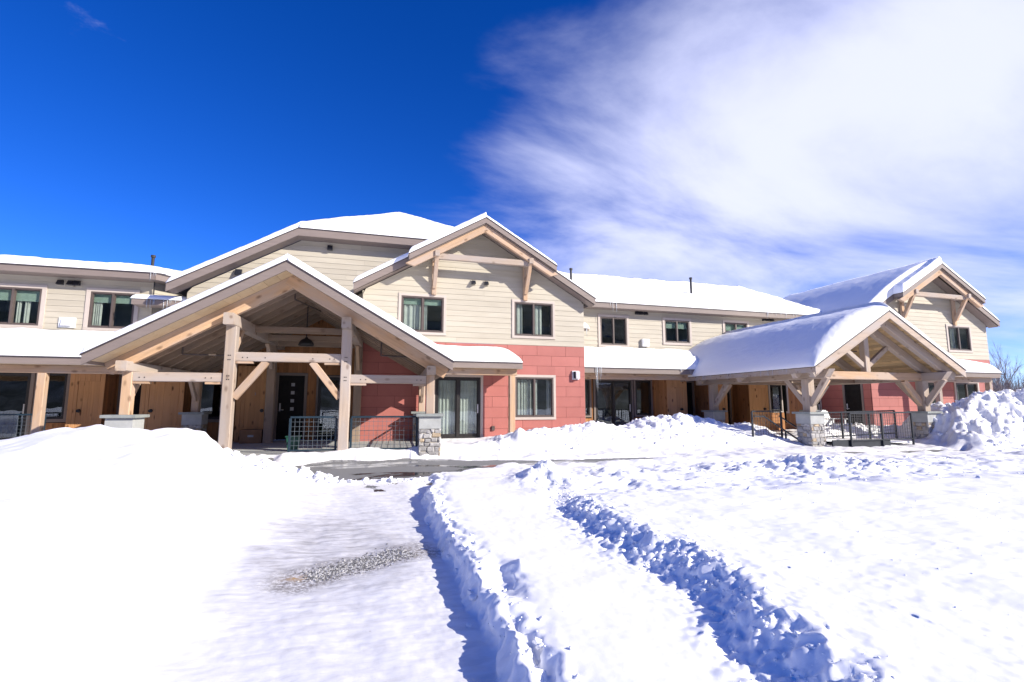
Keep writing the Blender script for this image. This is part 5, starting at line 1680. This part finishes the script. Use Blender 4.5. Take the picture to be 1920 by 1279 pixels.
roof_snow('broad snow blanket on the right wing roof', (7.95, 18.49, 5.79), (20.9, 18.49, 5.79), (7.95, 24.6, 8.40), (21.5, 24.6, 8.40), 0.26, (0, 0, .30, 0), seed=17, amp=.05, nu=150)
roof_snow('snow on the pent roof below the left wing windows', (-16, 15.94, 2.85), (-5.3, 15.94, 2.85), (-16, 18.93, 3.71), (-5.3, 18.93, 3.71), 0.20, (0, 0.05, .30, 0), seed=18, amp=.03, nu=120)
roof_snow('rounded snow on the pent roof over the glazed centre door', (2.02, 15.80, 2.98), (5.08, 15.80, 2.98), (2.02, 16.95, 3.33), (5.08, 16.95, 3.33), 0.27, (0, 0.62, .32, 0), seed=19, amp=.02, nu=90)
roof_snow('snow on the pent roof of the right wing', (7.85, 17.14, 2.99), (13.8, 17.14, 2.99), (7.85, 18.93, 3.63), (13.8, 18.93, 3.63), 0.36, (.12, 0, .34, 0), seed=20, amp=.04, nu=100)
roof_snow('snow on the pent roof at the far right', (22.6, 15.32, 3.0), (27.2, 15.32, 3.0), (22.6, 16.45, 3.33), (27.2, 16.45, 3.33), 0.36, (0, .5, .35, 0), seed=21, amp=.02)
roof_snow('small snow cap on the ledge under the left wing corner', (-7.03, 18.36, 4.925), (-5.46, 18.36, 4.925), (-7.03, 18.95, 5.025), (-5.46, 18.95, 5.025), 0.13, (.12, 0, .14, 0), seed=22, nu=40, nv=20, amp=.02)
roof_snow('small snow cap on the ledge right of the centre gable', (7.88, 18.49, 4.665), (8.78, 18.49, 4.665), (7.88, 18.96, 4.745), (8.78, 18.96, 4.745), 0.24, (0, .2, .2, 0), seed=23, nu=40, nv=20, amp=.02)

icicles('icicle hanging from the small ledge under the left wing corner', 'icicles on the left ledge', (-6.6, 18.37, 4.93), (-5.7, 18.37, 4.93), 11, .15, .5, 1)
icicles('icicle hanging from the small ledge right of the centre gable', 'icicles on the right ledge', (7.95, 18.48, 4.67), (8.65, 18.48, 4.67), 8, .12, .45, 2)
icicles('long icicle at the left end of the right wing pent eave', 'icicles at the pent eave end', (8.35, 17.13, 2.99), (8.62, 17.13, 2.99), 5, .3, 1.15, 3)
icicles('icicle where the right wing pent eave meets the porch roof', 'icicles at the porch valley', (11.9, 17.13, 2.98), (12.5, 17.13, 2.98), 7, .1, .35, 4)
icicles('short icicle along the left eave of the right porch', 'icicles on the right porch eave', (12.53, 12.4, 2.70), (12.53, 16.6, 2.70), 16, .08, .3, 5)
icicles('icicle hanging from the right wing eave near the centre gable', 'icicles on the right wing eave', (9.6, 18.48, 5.78), (10.1, 18.48, 5.78), 4, .2, .75, 6)
icicles('icicle hanging from the far right end of the right wing eave', 'icicles at the right wing eave end', (17.5, 18.48, 5.78), (20.3, 18.48, 5.78), 12, .12, .4, 7)
icicles('icicle hanging at the corner of the left wing eave', 'icicles at the left wing eave corner', (-6.6, 18.43, 5.79), (-6.42, 18.43, 5.79), 3, .12, .35, 8)

# ------------------------------------------------------------------ bare trees beyond
def bare_tree(x, y, z, h, seed, label):
    rnd = random.Random(seed)
    T_ = thing('bare_tree', label, 'tree', (x, y, z), group='leafless trees at the right edge')
    trunk_v, trunk_f, cr_v, cr_f = [], [], [], []

    def limb(V, F, a, b, r0, r1, n=5):
        M_, L = frame_of(a, b)
        k = len(V)
        for xx, r in ((-L / 2, r0), (L / 2, r1)):
            for i in range(n):
                t = 2 * math.pi * i / n
                V.append(tuple(M_ @ Vector((xx, r * math.cos(t), r * math.sin(t)))))
        for i in range(n):
            F.append((k + i, k + (i + 1) % n, k + n + (i + 1) % n, k + n + i))

    def grow(p, d, L, r, lev):
        q = p + d * L
        V, F = (trunk_v, trunk_f) if lev < 2 else (cr_v, cr_f)
        limb(V, F, p, q, r, r * 0.68, 6 if lev < 2 else 4 if lev < 4 else 3)
        if lev >= 6 or r < 0.006: return
        k = 1 if lev == 0 else rnd.choice((2, 2, 3, 3))
        grow(q, (d + Vector((rnd.gauss(0, .13), rnd.gauss(0, .13), .08))).normalized(), L * rnd.uniform(.75, .92), r * .68, lev + 1)
        for i in range(k):
            dd = (d + Vector((rnd.gauss(0, .55), rnd.gauss(0, .55), rnd.uniform(.0, .5)))).normalized()
            grow(p.lerp(q, rnd.uniform(.55, 1)), dd, L * rnd.uniform(.55, .85), r * rnd.uniform(.4, .6), lev + 1)
    grow(Vector((x, y, z - .2)), Vector((rnd.gauss(0, .05), 0, 1)).normalized(), h * .24, h * .016, 0)
    part(T_, 'trunk', trunk_v, trunk_f, 'bark', smooth=True)
    part(T_, 'crown', cr_v, cr_f, 'bark')


spots = [(66, 36.5, 7.0, 'tallest bare tree at the right edge, beyond the building'),
         (59, 33.5, 6.2, 'slender bare tree just right of the last gable wall'),
         (70, 35.5, 5.5, 'bare tree at the very edge of the picture beyond the snow pile'),
         (62, 32.8, 4.6, 'low bare tree above the snow pile at the right edge'),
         (74, 42, 6.5, 'far bare tree behind the others at the right edge'),
         (57, 30.5, 4.4, 'small bare tree hugging the corner of the last wall'),
         (64, 34.2, 5.8, 'bare tree with forked crown between the taller two at the right edge'),
         (68, 35.0, 6.6, 'second tallest bare tree at the right edge, crown cut by the frame')]
for i, (x, y, h, lb) in enumerate(spots):
    bare_tree(x, y, float(zbase(y)) + 0.2, h, 40 + i, lb)


def far_wood():
    """a belt of thin stems and twigs far behind: reads as one grey brown mass"""
    rnd = random.Random(9)
    v, f = [], []
    for i in range(6500):
        a = rnd.uniform(R(46), R(78))
        d = rnd.uniform(95, 170)
        x, y = d * math.sin(a), d * math.cos(a)
        z = float(zbase(y)) - 0.4
        h = rnd.uniform(3.5, 9.5) * (0.6 + 0.4 * math.sin(a * 23) ** 2)
        w = rnd.uniform(.04, .13)
        lx, ly = rnd.gauss(0, .5), rnd.gauss(0, .5)
        k = len(v)
        for (ox, oy) in ((w, 0), (-w * .5, w), (-w * .5, -w)):
            v.append((x + ox, y + oy, z))
        v.append((x + lx, y + ly, z + h))
        f += [(k, k + 1, k + 3), (k + 1, k + 2, k + 3), (k + 2, k, k + 3)]
        for j in range(5):
            t = rnd.uniform(.25, .9)
            bx, by, bz = x + lx * t, y + ly * t, z + h * t
            k = len(v)
            e = rnd.uniform(.5, 1.6)
            ex, ey, ez = rnd.gauss(0, .7) * e, rnd.gauss(0, .7) * e, rnd.uniform(.2, 1) * e
            v += [(bx - .03, by, bz), (bx + .03, by, bz), (bx, by + .04, bz), (bx + ex, by + ey, bz + ez)]
            f += [(k, k + 1, k + 3), (k + 1, k + 2, k + 3), (k + 2, k, k + 3)]
    o = part(None, 'far_wood', v, f, 'far_brush')
    tag(o, 'grey brown leafless wood far beyond the building', 'wood', kind='stuff')


far_wood()
